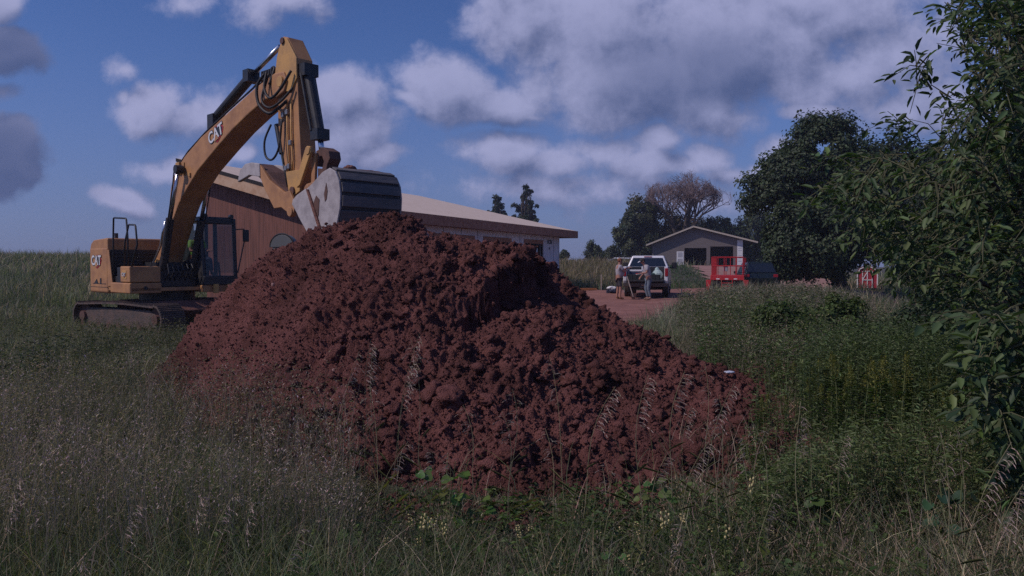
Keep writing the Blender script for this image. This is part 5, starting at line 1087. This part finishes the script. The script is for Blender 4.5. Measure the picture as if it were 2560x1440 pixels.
# ---- broad-leaved vines and weeds
def broad(nl, size, H, c1, c2, seed, spread=.12, stemc=(.12, .14, .05)):
    t = empty("leafy_weed", (0, 0, 0)); r_ = random.Random(seed); b = MB(); tips = []
    for k in range(max(1, nl // 7)):
        a = r_.uniform(0, 6.28); pts = [Vector((math.cos(a) * spread * u_ * 1.2, math.sin(a) * spread * u_, H * u_ * r_.uniform(.95, 1.0))) for u_ in (0, .3, .6, .85, 1)]
        b.tube(pts, .003, 4); tips.append(pts)
    b.build("stem", mat("green_stem", stemc, .7), t)
    bl = MB()
    V_, F_, C_ = [], [], []; off = 0
    for i in range(nl):
        pts = tips[i % len(tips)]; u_ = r_.uniform(.25, 1); base = pts[min(4, int(u_ * 4))] + Vector((r_.uniform(-1, 1), r_.uniform(-1, 1), r_.uniform(-.5, .5))) * spread * .35
        a = r_.uniform(0, 6.28); d_ = Vector((math.cos(a), math.sin(a), r_.uniform(-.7, .1))).normalized(); nrm_ = Vector((r_.uniform(-.5, .5), r_.uniform(-.9, .1), 1)).normalized(); s_ = d_.cross(nrm_).normalized(); n3 = s_.cross(d_); L = size * r_.uniform(.6, 1.25)
        out = []   # lobed outline
        for j in range(13):
            th_ = -2.75 + 5.5 * j / 12; rr = L * .5 * (1 + .16 * math.cos(3 * th_) + .05 * math.cos(13 * th_)) * (.82 + .18 * math.cos(th_)); out.append(base + d_ * (L * .42 + rr * math.cos(th_)) + s_ * rr * math.sin(th_) + n3 * (abs(math.sin(th_)) * L * .10 - rr * .12 * math.cos(th_)))
        V_ += [base + d_ * L * .2] + out; F_ += [(off, off + j + 1, off + j + 2) for j in range(12)]
        cc = [c1[q_] + (c2[q_] - c1[q_]) * r_.random() for q_ in range(3)]; C_ += [cc] * 14; off += 14
    link("leaves", npmesh("leaves", arr(V_), np.array(F_), np.array(C_)), M_leaf, t)
    return t
for i, (px, py, D, nl, size, H, c1, c2, lab) in enumerate([
    (1110, 1385, 4.3, 18, .10, .55, (.06, .12, .025), (.13, .20, .04), "bright vine with lobed leaves climbing in front of the dirt mound's foot"),
    (740, 1480, 3.5, 16, .10, .36, (.05, .10, .04), (.10, .17, .05), "clump of broad green leaves in the grass below the mound's left foot"),
    (905, 1470, 3.5, 5, .12, .22, (.09, .15, .03), (.12, .18, .04), "single wide bright leaf plant at the bottom left of centre"),
    (1215, 1430, 3.7, 6, .13, .20, (.05, .09, .045), (.07, .12, .055), "low blue-green rounded leaves at the bottom centre"),
    (1700, 1330, 4.6, 9, .11, .34, (.08, .13, .03), (.12, .18, .05), "light green lobed leaves at the right foot of the mound"),
    (1960, 1460, 3.5, 12, .13, .30, (.05, .09, .045), (.09, .14, .05), "blue-green broad leaves in the grass at lower right"),
    (2190, 1440, 3.4, 14, .13, .34, (.07, .13, .03), (.12, .19, .05), "bright broad leaves at lower right before the dark bushes"),
    (2330, 1450, 3.2, 9, .14, .26, (.08, .15, .03), (.13, .20, .05), "wide yellow-green leaves beside the dark bushes at lower right"),
    (2080, 1330, 4.2, 12, .12, .42, (.06, .11, .03), (.09, .15, .05), "bushy broad-leaved weed below the goldenrod patch"),
    (2390, 1200, 3.9, 14, .13, .55, (.03, .07, .04), (.06, .11, .06), "dark broad-leaved plant at the edge of the shaded bushes"),
    (1480, 1420, 3.9, 10, .09, .24, (.05, .09, .04), (.09, .14, .05), "small lobed-leaf plant below the middle of the mound"),
    (600, 1460, 3.4, 9, .08, .30, (.04, .08, .03), (.07, .12, .04), "dim lobed-leaf plant in the dark grass at lower left"),
    (840, 1390, 3.9, 12, .10, .34, (.06, .12, .03), (.13, .20, .05), "green broad-leaved plant between the dark grass and the mound's foot"), (1030, 1460, 3.5, 12, .10, .30, (.06, .11, .03), (.11, .17, .05), "leafy plant under the pale yellow flowers at bottom centre"),
    (1390, 1470, 3.5, 12, .11, .30, (.05, .11, .03), (.12, .18, .05), "broad-leaved plant at the very bottom right of centre"), (1590, 1460, 3.6, 12, .10, .34, (.07, .13, .035), (.13, .20, .05), "bright leafy clump among the flower spikes at lower centre right"),
    (1830, 1440, 3.6, 14, .11, .36, (.06, .12, .03), (.13, .19, .05), "leafy clump in the grass between the flower spikes and the right weeds"), (2060, 1480, 3.2, 10, .11, .30, (.06, .12, .03), (.12, .19, .05), "low broad-leaved weed at the bottom edge on the right"),
    (1600, 1280, 4.7, 8, .09, .26, (.07, .12, .03), (.12, .18, .05), "small leafy weed pressed against the mound's right foot"), (1180, 1340, 4.4, 9, .09, .34, (.06, .12, .025), (.13, .20, .04), "thin lobed-leaf vine just right of the climbing vine")]):
    c = at(px, py, D); o = broad(int(nl * 1.7), size * .66, H, c1, c2, i + 3); o.location = (c.x, c.y, float(terrain(c.x, c.y))); tag(o, lab, "weed")
# ---- pale yellow flower spikes
def flower_proto(seed):
    r_ = random.Random(seed); t = empty("yellow_flower_plant", (0, 0, 0)); b = MB(); b.tube([(0, 0, 0), (.01, 0, .2), (0, .01, .40)], .0022, 4); b.build("stem", mat("green_stem", (.12, .14, .05), .7), t)
    n_ = 30; z_ = RNG.random(n_) * .34; a = RNG.random(n_) * 6.28; A = Acc(); A.add(leaves(np.stack([np.zeros(n_), np.zeros(n_), z_], -1), np.stack([np.cos(a), np.sin(a), np.full(n_, .9)], -1), np.tile((0, 0, 1.), (n_, 1)), np.full(n_, .045), np.full(n_, .005), jitter(np.tile((.07, .11, .04), (n_, 1)), .2))); A.build("leaves", M_leaf, t)
    b = MB()
    for k in range(7): a_ = k * 2.2; b.ball((math.cos(a_) * .010, math.sin(a_) * .010, .34 + .009 * k), .0052, 6, 5, (1, 1, 1.3))
    b.build("blossoms", mat("cream_yellow_petals", (.62, .52, .24), .6), t); return t
fp = flower_proto(1); fused = False
for (px, py, n_) in ((965, 1320, 1), (1055, 1285, 4), (1105, 1300, 3), (1045, 1350, 4), (1310, 1345, 2), (1325, 1370, 2), (1670, 1290, 3), (1780, 1310, 3), (1590, 1385, 3), (1555, 1395, 3), (1510, 1345, 1), (1690, 1425, 1), (1930, 1420, 4), (2450, 1350, 1), (1735, 1280, 2), (1860, 1180, 1)):
    for k in range(n_):
        o = fp if not fused else copy_tree(fp); fused = True; D = 3.9 + rnd.uniform(-.3, .4); c = at(px + rnd.uniform(-22, 22), py + rnd.uniform(-18, 18), D); zt = float(terrain(c.x, c.y)); s_ = max(.5, min(1.6, (c.z - zt) / .40))
        o.location = (c.x, c.y, max(zt - .02, c.z - .40 * s_)); o.scale = (1, 1, s_); o.rotation_euler = (rnd.uniform(-.15, .15), rnd.uniform(-.15, .15), rnd.uniform(0, 6)); tag(o, "small plant with a spike of pale yellow blossoms in the foreground grass", "flower", "pale yellow flower spikes in the foreground grass")
# ---- goldenrod
def golden_proto(seed):
    t = empty("goldenrod", (0, 0, 0)); H = 1.0; b = MB(); b.tube([(0, 0, 0), (.02, .01, .5), (.0, 0, .98)], .004, 5); b.build("stem", mat("green_stem", (.12, .14, .05), .7), t)
    n_ = 90; z_ = .05 + RNG.random(n_) * .8; a = RNG.random(n_) * 6.28; A = Acc(); A.add(leaves(np.stack([np.zeros(n_), np.zeros(n_), z_], -1), np.stack([np.cos(a), np.sin(a), np.full(n_, .25)], -1), np.tile((0, 0, 1.), (n_, 1)), RNG.uniform(.06, .11, n_), np.full(n_, .016), jitter(np.tile((.055, .09, .025), (n_, 1)), .25))); A.build("leaves", M_leaf, t)
    n_ = 240; u_ = RNG.random(n_); a = RNG.random(n_) * 6.28; r_ = .085 * (1 - u_) ** .8 * RNG.random(n_); A = Acc(); A.add(leaves(np.stack([r_ * np.cos(a), r_ * np.sin(a), .78 + .24 * u_], -1), np.stack([np.cos(a), np.sin(a), np.full(n_, 1.0)], -1), np.tile((0, .2, 1.), (n_, 1)), np.full(n_, .016), np.full(n_, .010), jitter(np.tile((.24, .24, .07), (n_, 1)), .25))); A.build("flower_plume", M_seed, t)
    return t
gps = [golden_proto(k) for k in range(2)]; gu = set()
for i in range(84):
    k = i % 2; o = gps[k] if k not in gu else copy_tree(gps[k]); gu.add(k)
    px = rnd.uniform(2040, 2390) if i < 72 else rnd.uniform(1880, 2080); py = 900 + rnd.uniform(-20, 130) + (0 if i < 72 else 110); D = rnd.uniform(5.6, 8.6); tp = at(px, py, D); zt = float(terrain(tp.x, tp.y)); s_ = max(.55, min(1.5, tp.z - zt))
    o.location = (tp.x, tp.y, zt); o.scale = (s_ * .9, s_ * .9, s_); o.rotation_euler = (rnd.uniform(-.1, .1), rnd.uniform(-.12, .12), rnd.uniform(0, 6)); tag(o, "goldenrod stem with a dull yellow plume in the weedy patch right of the dirt mound", "goldenrod", "goldenrod patch on the right")

# ---- trees
def crown(name, parent, lobes, n, leaf, c1, c2, shell=.55, clump=.5, nclump=None, up=.4, dark=None, flat=1.0):
    """many small leaf faces gathered in clumps over the lobes' volume"""
    lobes = [(np.array(c, float), np.array(r, float)) for c, r in lobes]; wts = np.array([r.prod() ** .67 for _, r in lobes]); wts /= wts.sum()
    nc = nclump or n // 60; li = RNG.choice(len(lobes), nc, p=wts); d_ = RNG.normal(size=(nc, 3)); d_ /= np.linalg.norm(d_, axis=1)[:, None]
    rr = shell + (1 - shell) * RNG.random(nc) ** .6; cen = np.array([lobes[i][0] for i in li]); rad = np.array([lobes[i][1] for i in li])
    cc = cen + d_ * rad * rr[:, None]; cs = clump * RNG.uniform(.6, 1.3, nc); ccol = cmix(c1, c2, RNG.random(nc))
    k = RNG.integers(0, nc, n); off = RNG.normal(size=(n, 3)); off /= np.linalg.norm(off, axis=1)[:, None]; off *= RNG.random((n, 1)) ** .45
    p_ = cc[k] + off * cs[k][:, None] * np.array([1, 1, flat]); dn = off + d_[k] * .6 + np.array([0, 0, up]) + RNG.normal(size=(n, 3)) * .5
    tang = np.cross(dn, RNG.normal(size=(n, 3))); ln = leaf * RNG.uniform(.6, 1.3, n)
    A = Acc(); A.add(leaves(p_, tang, dn, ln, ln * .6, jitter(ccol[k], .2), .15)); return A.build(name, M_leaf, parent)
def limbs(name, parent, base, targets, r0, seed=1, mat_=None, n=4, wob=.12):
    r_ = random.Random(seed); b = MB(); base = Vector(base)
    for t_ in targets:
        t_ = Vector(t_); mid = base.lerp(t_, .5) + Vector((r_.uniform(-1, 1), r_.uniform(-1, 1), r_.uniform(0, 1))) * (t_ - base).length * wob
        pts = [base.lerp(mid, u_ * 2) if u_ < .5 else mid.lerp(t_, u_ * 2 - 1) for u_ in (0, .17, .33, .5, .67, .83, 1)]
        b.tube(pts, [r0 * (1 - .85 * i / 6) for i in range(7)], n + 1)
    return b.build(name, mat_ or M_bark, parent)
def tree(name, foot, lobes, n, leaf, c1, c2, label, cat="tree", trunk_r=.25, clump=.5, group=None, shell=.5, split=.35, trunk_to=None, **k):
    foot = Vector(foot); t = empty(name, foot, 0, label, cat, group); L = [((Vector(c) - foot)[:], r) for c, r in lobes]
    top = Vector(trunk_to) - foot if trunk_to else Vector((sum(c[0] for c, r in L) / len(L), sum(c[1] for c, r in L) / len(L), max(c[2] for c, r in L)))
    b = MB(); b.tube([top * u_ for u_ in (0, .1, .3, .6, 1)], [trunk_r * 1.5, trunk_r, trunk_r * .85, trunk_r * .6, trunk_r * .15], 10); tr_ = b.build("trunk", M_bark, t, smooth=True)
    limbs("limbs", t, top * split, [c for c, r in L] + [Vector(c) + Vector((rnd.uniform(-.8, .8) * r[0], rnd.uniform(-.8, .8) * r[1], rnd.uniform(-.3, .8) * r[2])) for c, r in L for _ in range(2)], trunk_r * .45, 3)
    crown("crown", t, L, n, leaf, c1, c2, shell, clump, **k); return t
def lobe(px, py, D, rx_, ry_, rd=None): s = D / 1900; return (tuple(at(px, py, D)), (rx_ * s, (rd or (rx_ + ry_) / 2) * s, ry_ * s))
def foot(px, D): c = at(px, 700, D); return (c.x, c.y, float(terrain(c.x, c.y)) - .05)
DK1, DK2 = (.030, .050, .026), (.075, .105, .048)
tree("oak_tree", foot(2105, 46), [lobe(2060, 380, 46, 95, 80), lobe(1985, 450, 46, 95, 70), lobe(1915, 480, 46, 55, 36), lobe(2130, 470, 46, 110, 100), lobe(1990, 560, 45, 72, 70), lobe(1960, 640, 46, 40, 46), lobe(2040, 600, 45, 110, 90), lobe(2170, 570, 46, 100, 85), lobe(1985, 650, 46, 70, 50), lobe(2060, 660, 46, 60, 38), lobe(2020, 320, 46, 40, 22), lobe(2100, 318, 46, 44, 24), lobe(1890, 500, 46, 34, 16), lobe(1870, 455, 46, 20, 10), lobe(1945, 415, 46, 34, 22)],
     95000, .20, DK1, DK2, "huge dark green rounded tree right of the garage", trunk_r=.38, clump=.72, shell=.62, nclump=620)
tree("green_tree", foot(1890, 113), [lobe(1885, 585, 113, 44, 60), lobe(1905, 640, 113, 44, 50), lobe(1865, 620, 113, 26, 40), lobe(1900, 540, 113, 30, 34)], 12000, .38, DK1, DK2, "dark green tree behind the right end of the garage", trunk_r=.3, clump=.9)
tree("maple_tree", foot(2300, 56), [lobe(2220, 395, 56, 66, 62), lobe(2300, 420, 56, 70, 66), lobe(2345, 480, 56, 70, 90), lobe(2390, 520, 56, 70, 90), lobe(2280, 560, 56, 110, 110), lobe(2420, 620, 56, 90, 90)], 26000, .28, DK1, (.045, .07, .035), "dark tree whose crown shows behind the huge rounded tree's right shoulder", trunk_r=.3, clump=.8)
OL1, OL2 = (.035, .05, .02), (.085, .095, .035)
tree("green_tree", foot(1590, 116), [lobe(1590, 600, 116, 50, 55), lobe(1600, 545, 116, 42, 40), lobe(1570, 580, 116, 30, 30), lobe(1630, 610, 116, 30, 40)], 15000, .42, DK1, OL2, "green tree at the left end of the trees behind the garage", trunk_r=.4, clump=.85, shell=.65, nclump=150)
tree("olive_tree", foot(1650, 118), [lobe(1655, 560, 118, 55, 40), lobe(1610, 515, 118, 46, 22), lobe(1690, 590, 118, 50, 35), lobe(1640, 600, 118, 50, 40), lobe(1745, 585, 118, 50, 35)], 12000, .36, (.07, .07, .028), (.17, .14, .05), "olive tree with yellowing leaves below the bare tree behind the garage", trunk_r=.4, clump=1.0)
tree("green_tree", foot(1800, 112), [lobe(1795, 575, 112, 36, 36), lobe(1760, 600, 112, 40, 30), lobe(1835, 600, 112, 26, 32)], 9000, .38, DK1, DK2, "small dark green tree behind the garage roof's right slope", trunk_r=.3, clump=.8)
for (px, py, r1, r2, D, lab) in ((1410, 637, 9, 8, 120, "tiny round tree on the field's skyline beside the unfinished house"), (1482, 626, 20, 20, 112, "small bushy tree on the skyline left of the pickup"), (1530, 632, 17, 15, 110, "low bushy tree on the skyline beside the trees behind the garage"), (1500, 640, 12, 8, 111, "lowest leafy bush on the skyline between the two small trees")):
    tree("small_tree", foot(px, D), [lobe(px, py, D, r1, r2), lobe(px - r1 * .4, py + r2 * .5, D, r1 * .8, r2 * .6), lobe(px + r1 * .4, py + r2 * .6, D, r1 * .8, r2 * .6), lobe(px, py - r2 * .5, D, r1 * .5, r2 * .6)], 2600, .28, (.04, .055, .03), (.08, .10, .05), lab, trunk_r=.12, clump=.45)
# conifers behind the roof
for (px, ytop, yb_, wd_, D, lab) in ((1243, 488, 640, 34, 128, "shorter pine showing above the bare roof"), (1316, 462, 640, 42, 128, "taller pine showing above the bare roof")):
    L = []; s_ = D / 1900
    for k in range(16):
        u_ = k / 15; py = ytop + (yb_ - ytop) * u_; w_ = wd_ * (.18 + .95 * min(1, u_ * 1.9) ** .8) * (1 + .25 * math.sin(k * 2.1))
        for sd in (-.6, .6): L.append(lobe(px + sd * w_ * .7 + rnd.uniform(-4, 4), py + 6, D, w_ * .48, 7))
        L.append(lobe(px, py, D, w_ * .5, 8))
    tree("pine_tree", foot(px, D), L, 11000, .40, (.018, .036, .022), (.045, .07, .036), lab, "pine tree", trunk_r=.3, clump=.42, shell=.3, trunk_to=at(px, ytop, D), flat=.6)
# bare tree
def bare(name, ft, topc, rad, label, depth=6, seed=4):
    ft = Vector(ft); t = empty(name, ft, 0, label, "tree"); r_ = random.Random(seed); b = MB(); b2 = MB(); C_ = Vector(topc) - ft
    def grow(p, d, L, r, k):
        n_ = p + d * L; 
        (b if k > 3 else b2).tube([p, p.lerp(n_, .5) + Vector((r_.uniform(-1, 1), r_.uniform(-1, 1), 0)) * L * .06, n_], [r, r * .85, r * .7], 3 if k < 4 else 6, False)
        if k == 0: return
        for _ in range(3 if k > 1 else 4):
            dd = (d + Vector((r_.gauss(0, 1), r_.gauss(0, 1), r_.gauss(.15, .7))) * .48).normalized(); 
            e_ = n_ + dd * L * .8 - C_; q_ = math.sqrt((e_.x / rad[0]) ** 2 + (e_.y / rad[0]) ** 2 + (e_.z / rad[1]) ** 2)
            if q_ > 1.05: dd = (dd - e_.normalized() * .6).normalized()
            grow(n_, dd, L * r_.uniform(.68, .84), r * .62, k - 1)
    for k in range(5): a = k * 1.26; grow(Vector((0, 0, 3.0)), Vector((math.cos(a) * .55, math.sin(a) * .4, 1)).normalized(), 3.1, .28, depth)
    b.tube([(0, 0, 0), (0, 0, 3.2)], [.5, .4], 8); b.build("trunk", M_bark, t); b2.build("bare_twigs", mat("pinkish_twigs", (.17, .12, .12), .9), t)
bare("bare_tree", foot(1705, 113), at(1705, 508, 113), (5.0, 4.4), "leafless tree with a rounded head of pinkish twigs behind the garage")

# shrubs and dark thicket at the right
for (px, py, D, rx_, ry_, n_, c1, c2, lab) in (
    (1960, 800, 13, 70, 45, 7000, (.045, .075, .02), (.10, .14, .035), "sunlit green shrub on the bank right of the mound"), (2080, 790, 14, 85, 48, 8000, (.05, .085, .022), (.11, .15, .04), "bright green shrub in the middle of the right bank"),
    (2210, 850, 12, 80, 45, 7000, (.04, .065, .028), (.08, .105, .05), "grey-green shrub between the bright shrub and the dark bushes"), (2150, 900, 11, 90, 50, 7000, (.03, .05, .02), (.075, .10, .035), "dark leafy shrub just behind the goldenrod"),
    (1915, 900, 10.5, 60, 40, 5000, (.04, .065, .025), (.08, .11, .04), "round shrub between the mound's edge and the small dirt heap"), (2330, 800, 13, 90, 60, 8000, (.022, .04, .018), (.05, .075, .03), "dark shrub at the edge of the tree shade"),
    (2060, 1000, 8.4, 60, 42, 4200, (.04, .07, .025), (.085, .12, .04), "leafy shrub right of the small dirt heap")):
    tree("shrub", foot(px, D), [lobe(px, py, D, rx_, ry_), lobe(px - rx_ * .5, py + ry_ * .7, D, rx_ * .7, ry_ * .8), lobe(px + rx_ * .5, py + ry_ * .7, D, rx_ * .7, ry_ * .8), lobe(px, py + ry_ * 1.3, D, rx_ * .9, ry_)], n_, .065, c1, c2, lab, "shrub", trunk_r=.03, clump=.16, shell=.3)
tree("shade_tree", foot(2420, 20), [lobe(2400, 560, 20, 120, 110), lobe(2480, 450, 20, 130, 120), lobe(2300, 640, 21, 90, 60), lobe(2470, 650, 20, 150, 120), lobe(2380, 730, 19, 120, 60), lobe(2560, 560, 20, 130, 200), lobe(2310, 700, 24, 50, 30)], 42000, .13, (.016, .030, .012), (.040, .062, .022), "dark shade tree filling the right side behind the near branches", trunk_r=.16, clump=.36, shell=.35)
tree("shade_bush", foot(2480, 9.5), [lobe(2460, 860, 9.5, 110, 90), lobe(2540, 760, 9.5, 120, 120), lobe(2400, 930, 9.5, 70, 60), lobe(2520, 980, 9.5, 120, 110), lobe(2440, 1040, 9.5, 90, 80), lobe(2360, 830, 11, 80, 60), lobe(2300, 790, 13, 60, 40)], 24000, .07, (.016, .030, .014), (.040, .065, .026), "dark-leaved bush standing in for the shade low at the right edge under the tree", trunk_r=.05, clump=.2, shell=.3)  # dark leaf colour and left lobes stand in for shade under the trees

# ---- near tree with long leaves at the right edge
POLY = [(2400, -40), (2385, 60), (2410, 130), (2440, 210), (2350, 290), (2340, 340), (2400, 380), (2360, 420), (2280, 400), (2180, 400), (2090, 450), (2070, 500), (2130, 540), (2160, 600), (2170, 650), (2230, 690), (2340, 760), (2450, 840), (2450, 1000), (2490, 1120), (2560, 1250), (2680, 1300), (2680, -40)]
trunk0 = foot(2600, 6.4); nt = empty("ash_tree", trunk0, 0, "near tree with long narrow leaves hanging over the right edge", "tree"); T0 = Vector(trunk0)
twigs = []
while len(twigs) < 1050:
    px, py = rnd.uniform(2060, 2680), rnd.uniform(-60, 1260)
    if not inpoly(np.array([px]), np.array([py]), POLY)[0]: continue
    if 2105 < px < 2225 and 650 < py < 745: continue
    dens_ = .45 if px < 2330 and py > 380 else (.7 if py < 380 and px < 2440 else 1.0)
    if rnd.random() > dens_: continue
    D = rnd.uniform(4.6, 8.2) if px > 2300 else rnd.uniform(5.0, 7.4)
    if py > 800: D = rnd.uniform(3.7, 6.0)
    twigs.append((at(px, py, D), None))
for (px, py, D) in ((2275, 175, 4.9), (2300, 200, 4.9), (2330, 225, 5.0), (2365, 250, 5.1), (2290, 165, 4.9), (2390, 60, 5.4), (2375, 20, 5.5), (2240, 305, 5.6), (2255, 330, 5.6), (2225, 310, 5.6), (2270, 345, 5.6), (2320, 320, 5.3), (2345, 380, 5.3), (2040, 500, 5.2), (2060, 480, 5.2), (2095, 470, 5.2), (2060, 415, 5.4), (2090, 400, 5.4), (2130, 395, 5.4), (2150, 560, 5.2)): twigs.append((at(px, py, D), 1))
b = MB(); LP, LD, LL, LW, LC = [], [], [], [], []
hubs = [Vector(at(2470, py, 6.0 + .3 * math.sin(py))) for py in range(-60, 1300, 75)] + [Vector(at(2330, py, 5.8)) for py in (460, 540, 620, 690)] + [Vector(at(2420, py, 5.2)) for py in (250, 330, 420, 820, 950)]
tb = MB(); tb.tube([T0 * 0, Vector((-.05, 0, 1.2)), Vector((.02, -.1, 2.6)), Vector((-.1, .1, 4.4)), Vector((-.2, 0, 6.2))], [.13, .10, .08, .05, .02], 10); tb.build("trunk", M_bark, nt, smooth=True)
tl = MB()
for h_ in hubs:
    st_ = Vector((.0, 0, max(.4, min(5.4, (h_.z - T0.z) * .75)))); e_ = h_ - T0; tl.tube([st_, st_.lerp(e_, .4) + Vector((0, 0, .12)), st_.lerp(e_, .75) + Vector((0, 0, .1)), e_], [.035, .026, .018, .010], 6)
tl.build("limbs", M_bark, nt, smooth=True)
twigs.sort(key=lambda q_: min((h_ - q_[0]).length for h_ in hubs)); nodes = list(hubs)
for (c, spec_) in twigs:
    h_ = min(nodes, key=lambda q_: (q_ - c).length); nodes.append(c.copy()); d_ = (c - h_); dist = d_.length
    out_ = (d_.normalized() * .7 if dist > .05 else Vector((-1, 0, 0))) + Vector((rnd.gauss(-.25, .35), rnd.gauss(0, .45), rnd.gauss(.0, .4))); out_.normalize(); Lt = rnd.uniform(.28, .5) if not spec_ else .34
    a0 = c - out_ * Lt * .5; e_ = c + out_ * Lt * .5 + Vector((0, 0, -.05)); mid_ = c + Vector((0, 0, .03))
    b.tube([h_ - T0, (h_.lerp(a0, .5) + Vector((rnd.gauss(0, .04), rnd.gauss(0, .04), .05))) - T0, a0 - T0, mid_ - T0, e_ - T0], [.008, .006, .0045, .003, .0018], 4, False)
    nl = rnd.randint(9, 15)
    for k in range(nl):
        u_ = (k + .5) / nl; p_ = (a0.lerp(mid_, u_ * 2) if u_ < .5 else mid_.lerp(e_, u_ * 2 - 1)); sd = out_.cross(Vector((rnd.gauss(0, .5), rnd.gauss(0, .5), 1))).normalized() * (1 if k % 2 else -1)
        dd = (sd * .9 + out_ * .55 + Vector((0, 0, rnd.gauss(-.35, .35)))).normalized(); pt_ = p_ + dd * rnd.uniform(.01, .04)
        LP.append(tuple(pt_ - T0)); LD.append(tuple(dd)); big_ = 1.2 if (c.y < 4.6 and c.z < 1.5) else 1.0; l_ = rnd.uniform(.05, .105) * big_; LL.append(l_); LW.append(l_ * rnd.uniform(.30, .44)); t_ = rnd.random() ** 1.5; LC.append((.04 + .09 * t_, .072 + .11 * t_, .034 + .035 * t_))
b.build("twigs", mat("green_bark", (.10, .10, .05), .8), nt)
LP, LD, LL, LW, LC = map(np.array, (LP, LD, LL, LW, LC)); A = Acc(); A.add(leaves(LP, LD, np.tile((0, -.25, 1.), (len(LP), 1)) + RNG.normal(size=(len(LP), 3)) * .45, LL, LW, jitter(LC, .2), .18))
A.build("leaves", M_leaf, nt)

# ------------------------------------------------------------------ thin summer haze
b = MB(); b.box(-190, 280, -60, 720, -4, 22); hz = b.build("haze", None or bpy.data.materials.new("air_haze")); tag(hz, "thin summer haze over the meadow", None, None, 'stuff')
hm_ = hz.data.materials[0]; hm_.use_nodes = True; T = NT(hm_.node_tree); hm_.node_tree.nodes.clear(); vo = T.n('ShaderNodeVolumePrincipled'); vo.inputs['Color'].default_value = (.80, .80, 1, 1); vo.inputs['Density'].default_value = .0006; vo.inputs['Anisotropy'].default_value = .2
oo = T.n('ShaderNodeOutputMaterial'); T.l(vo.outputs[0], oo.inputs['Volume'])
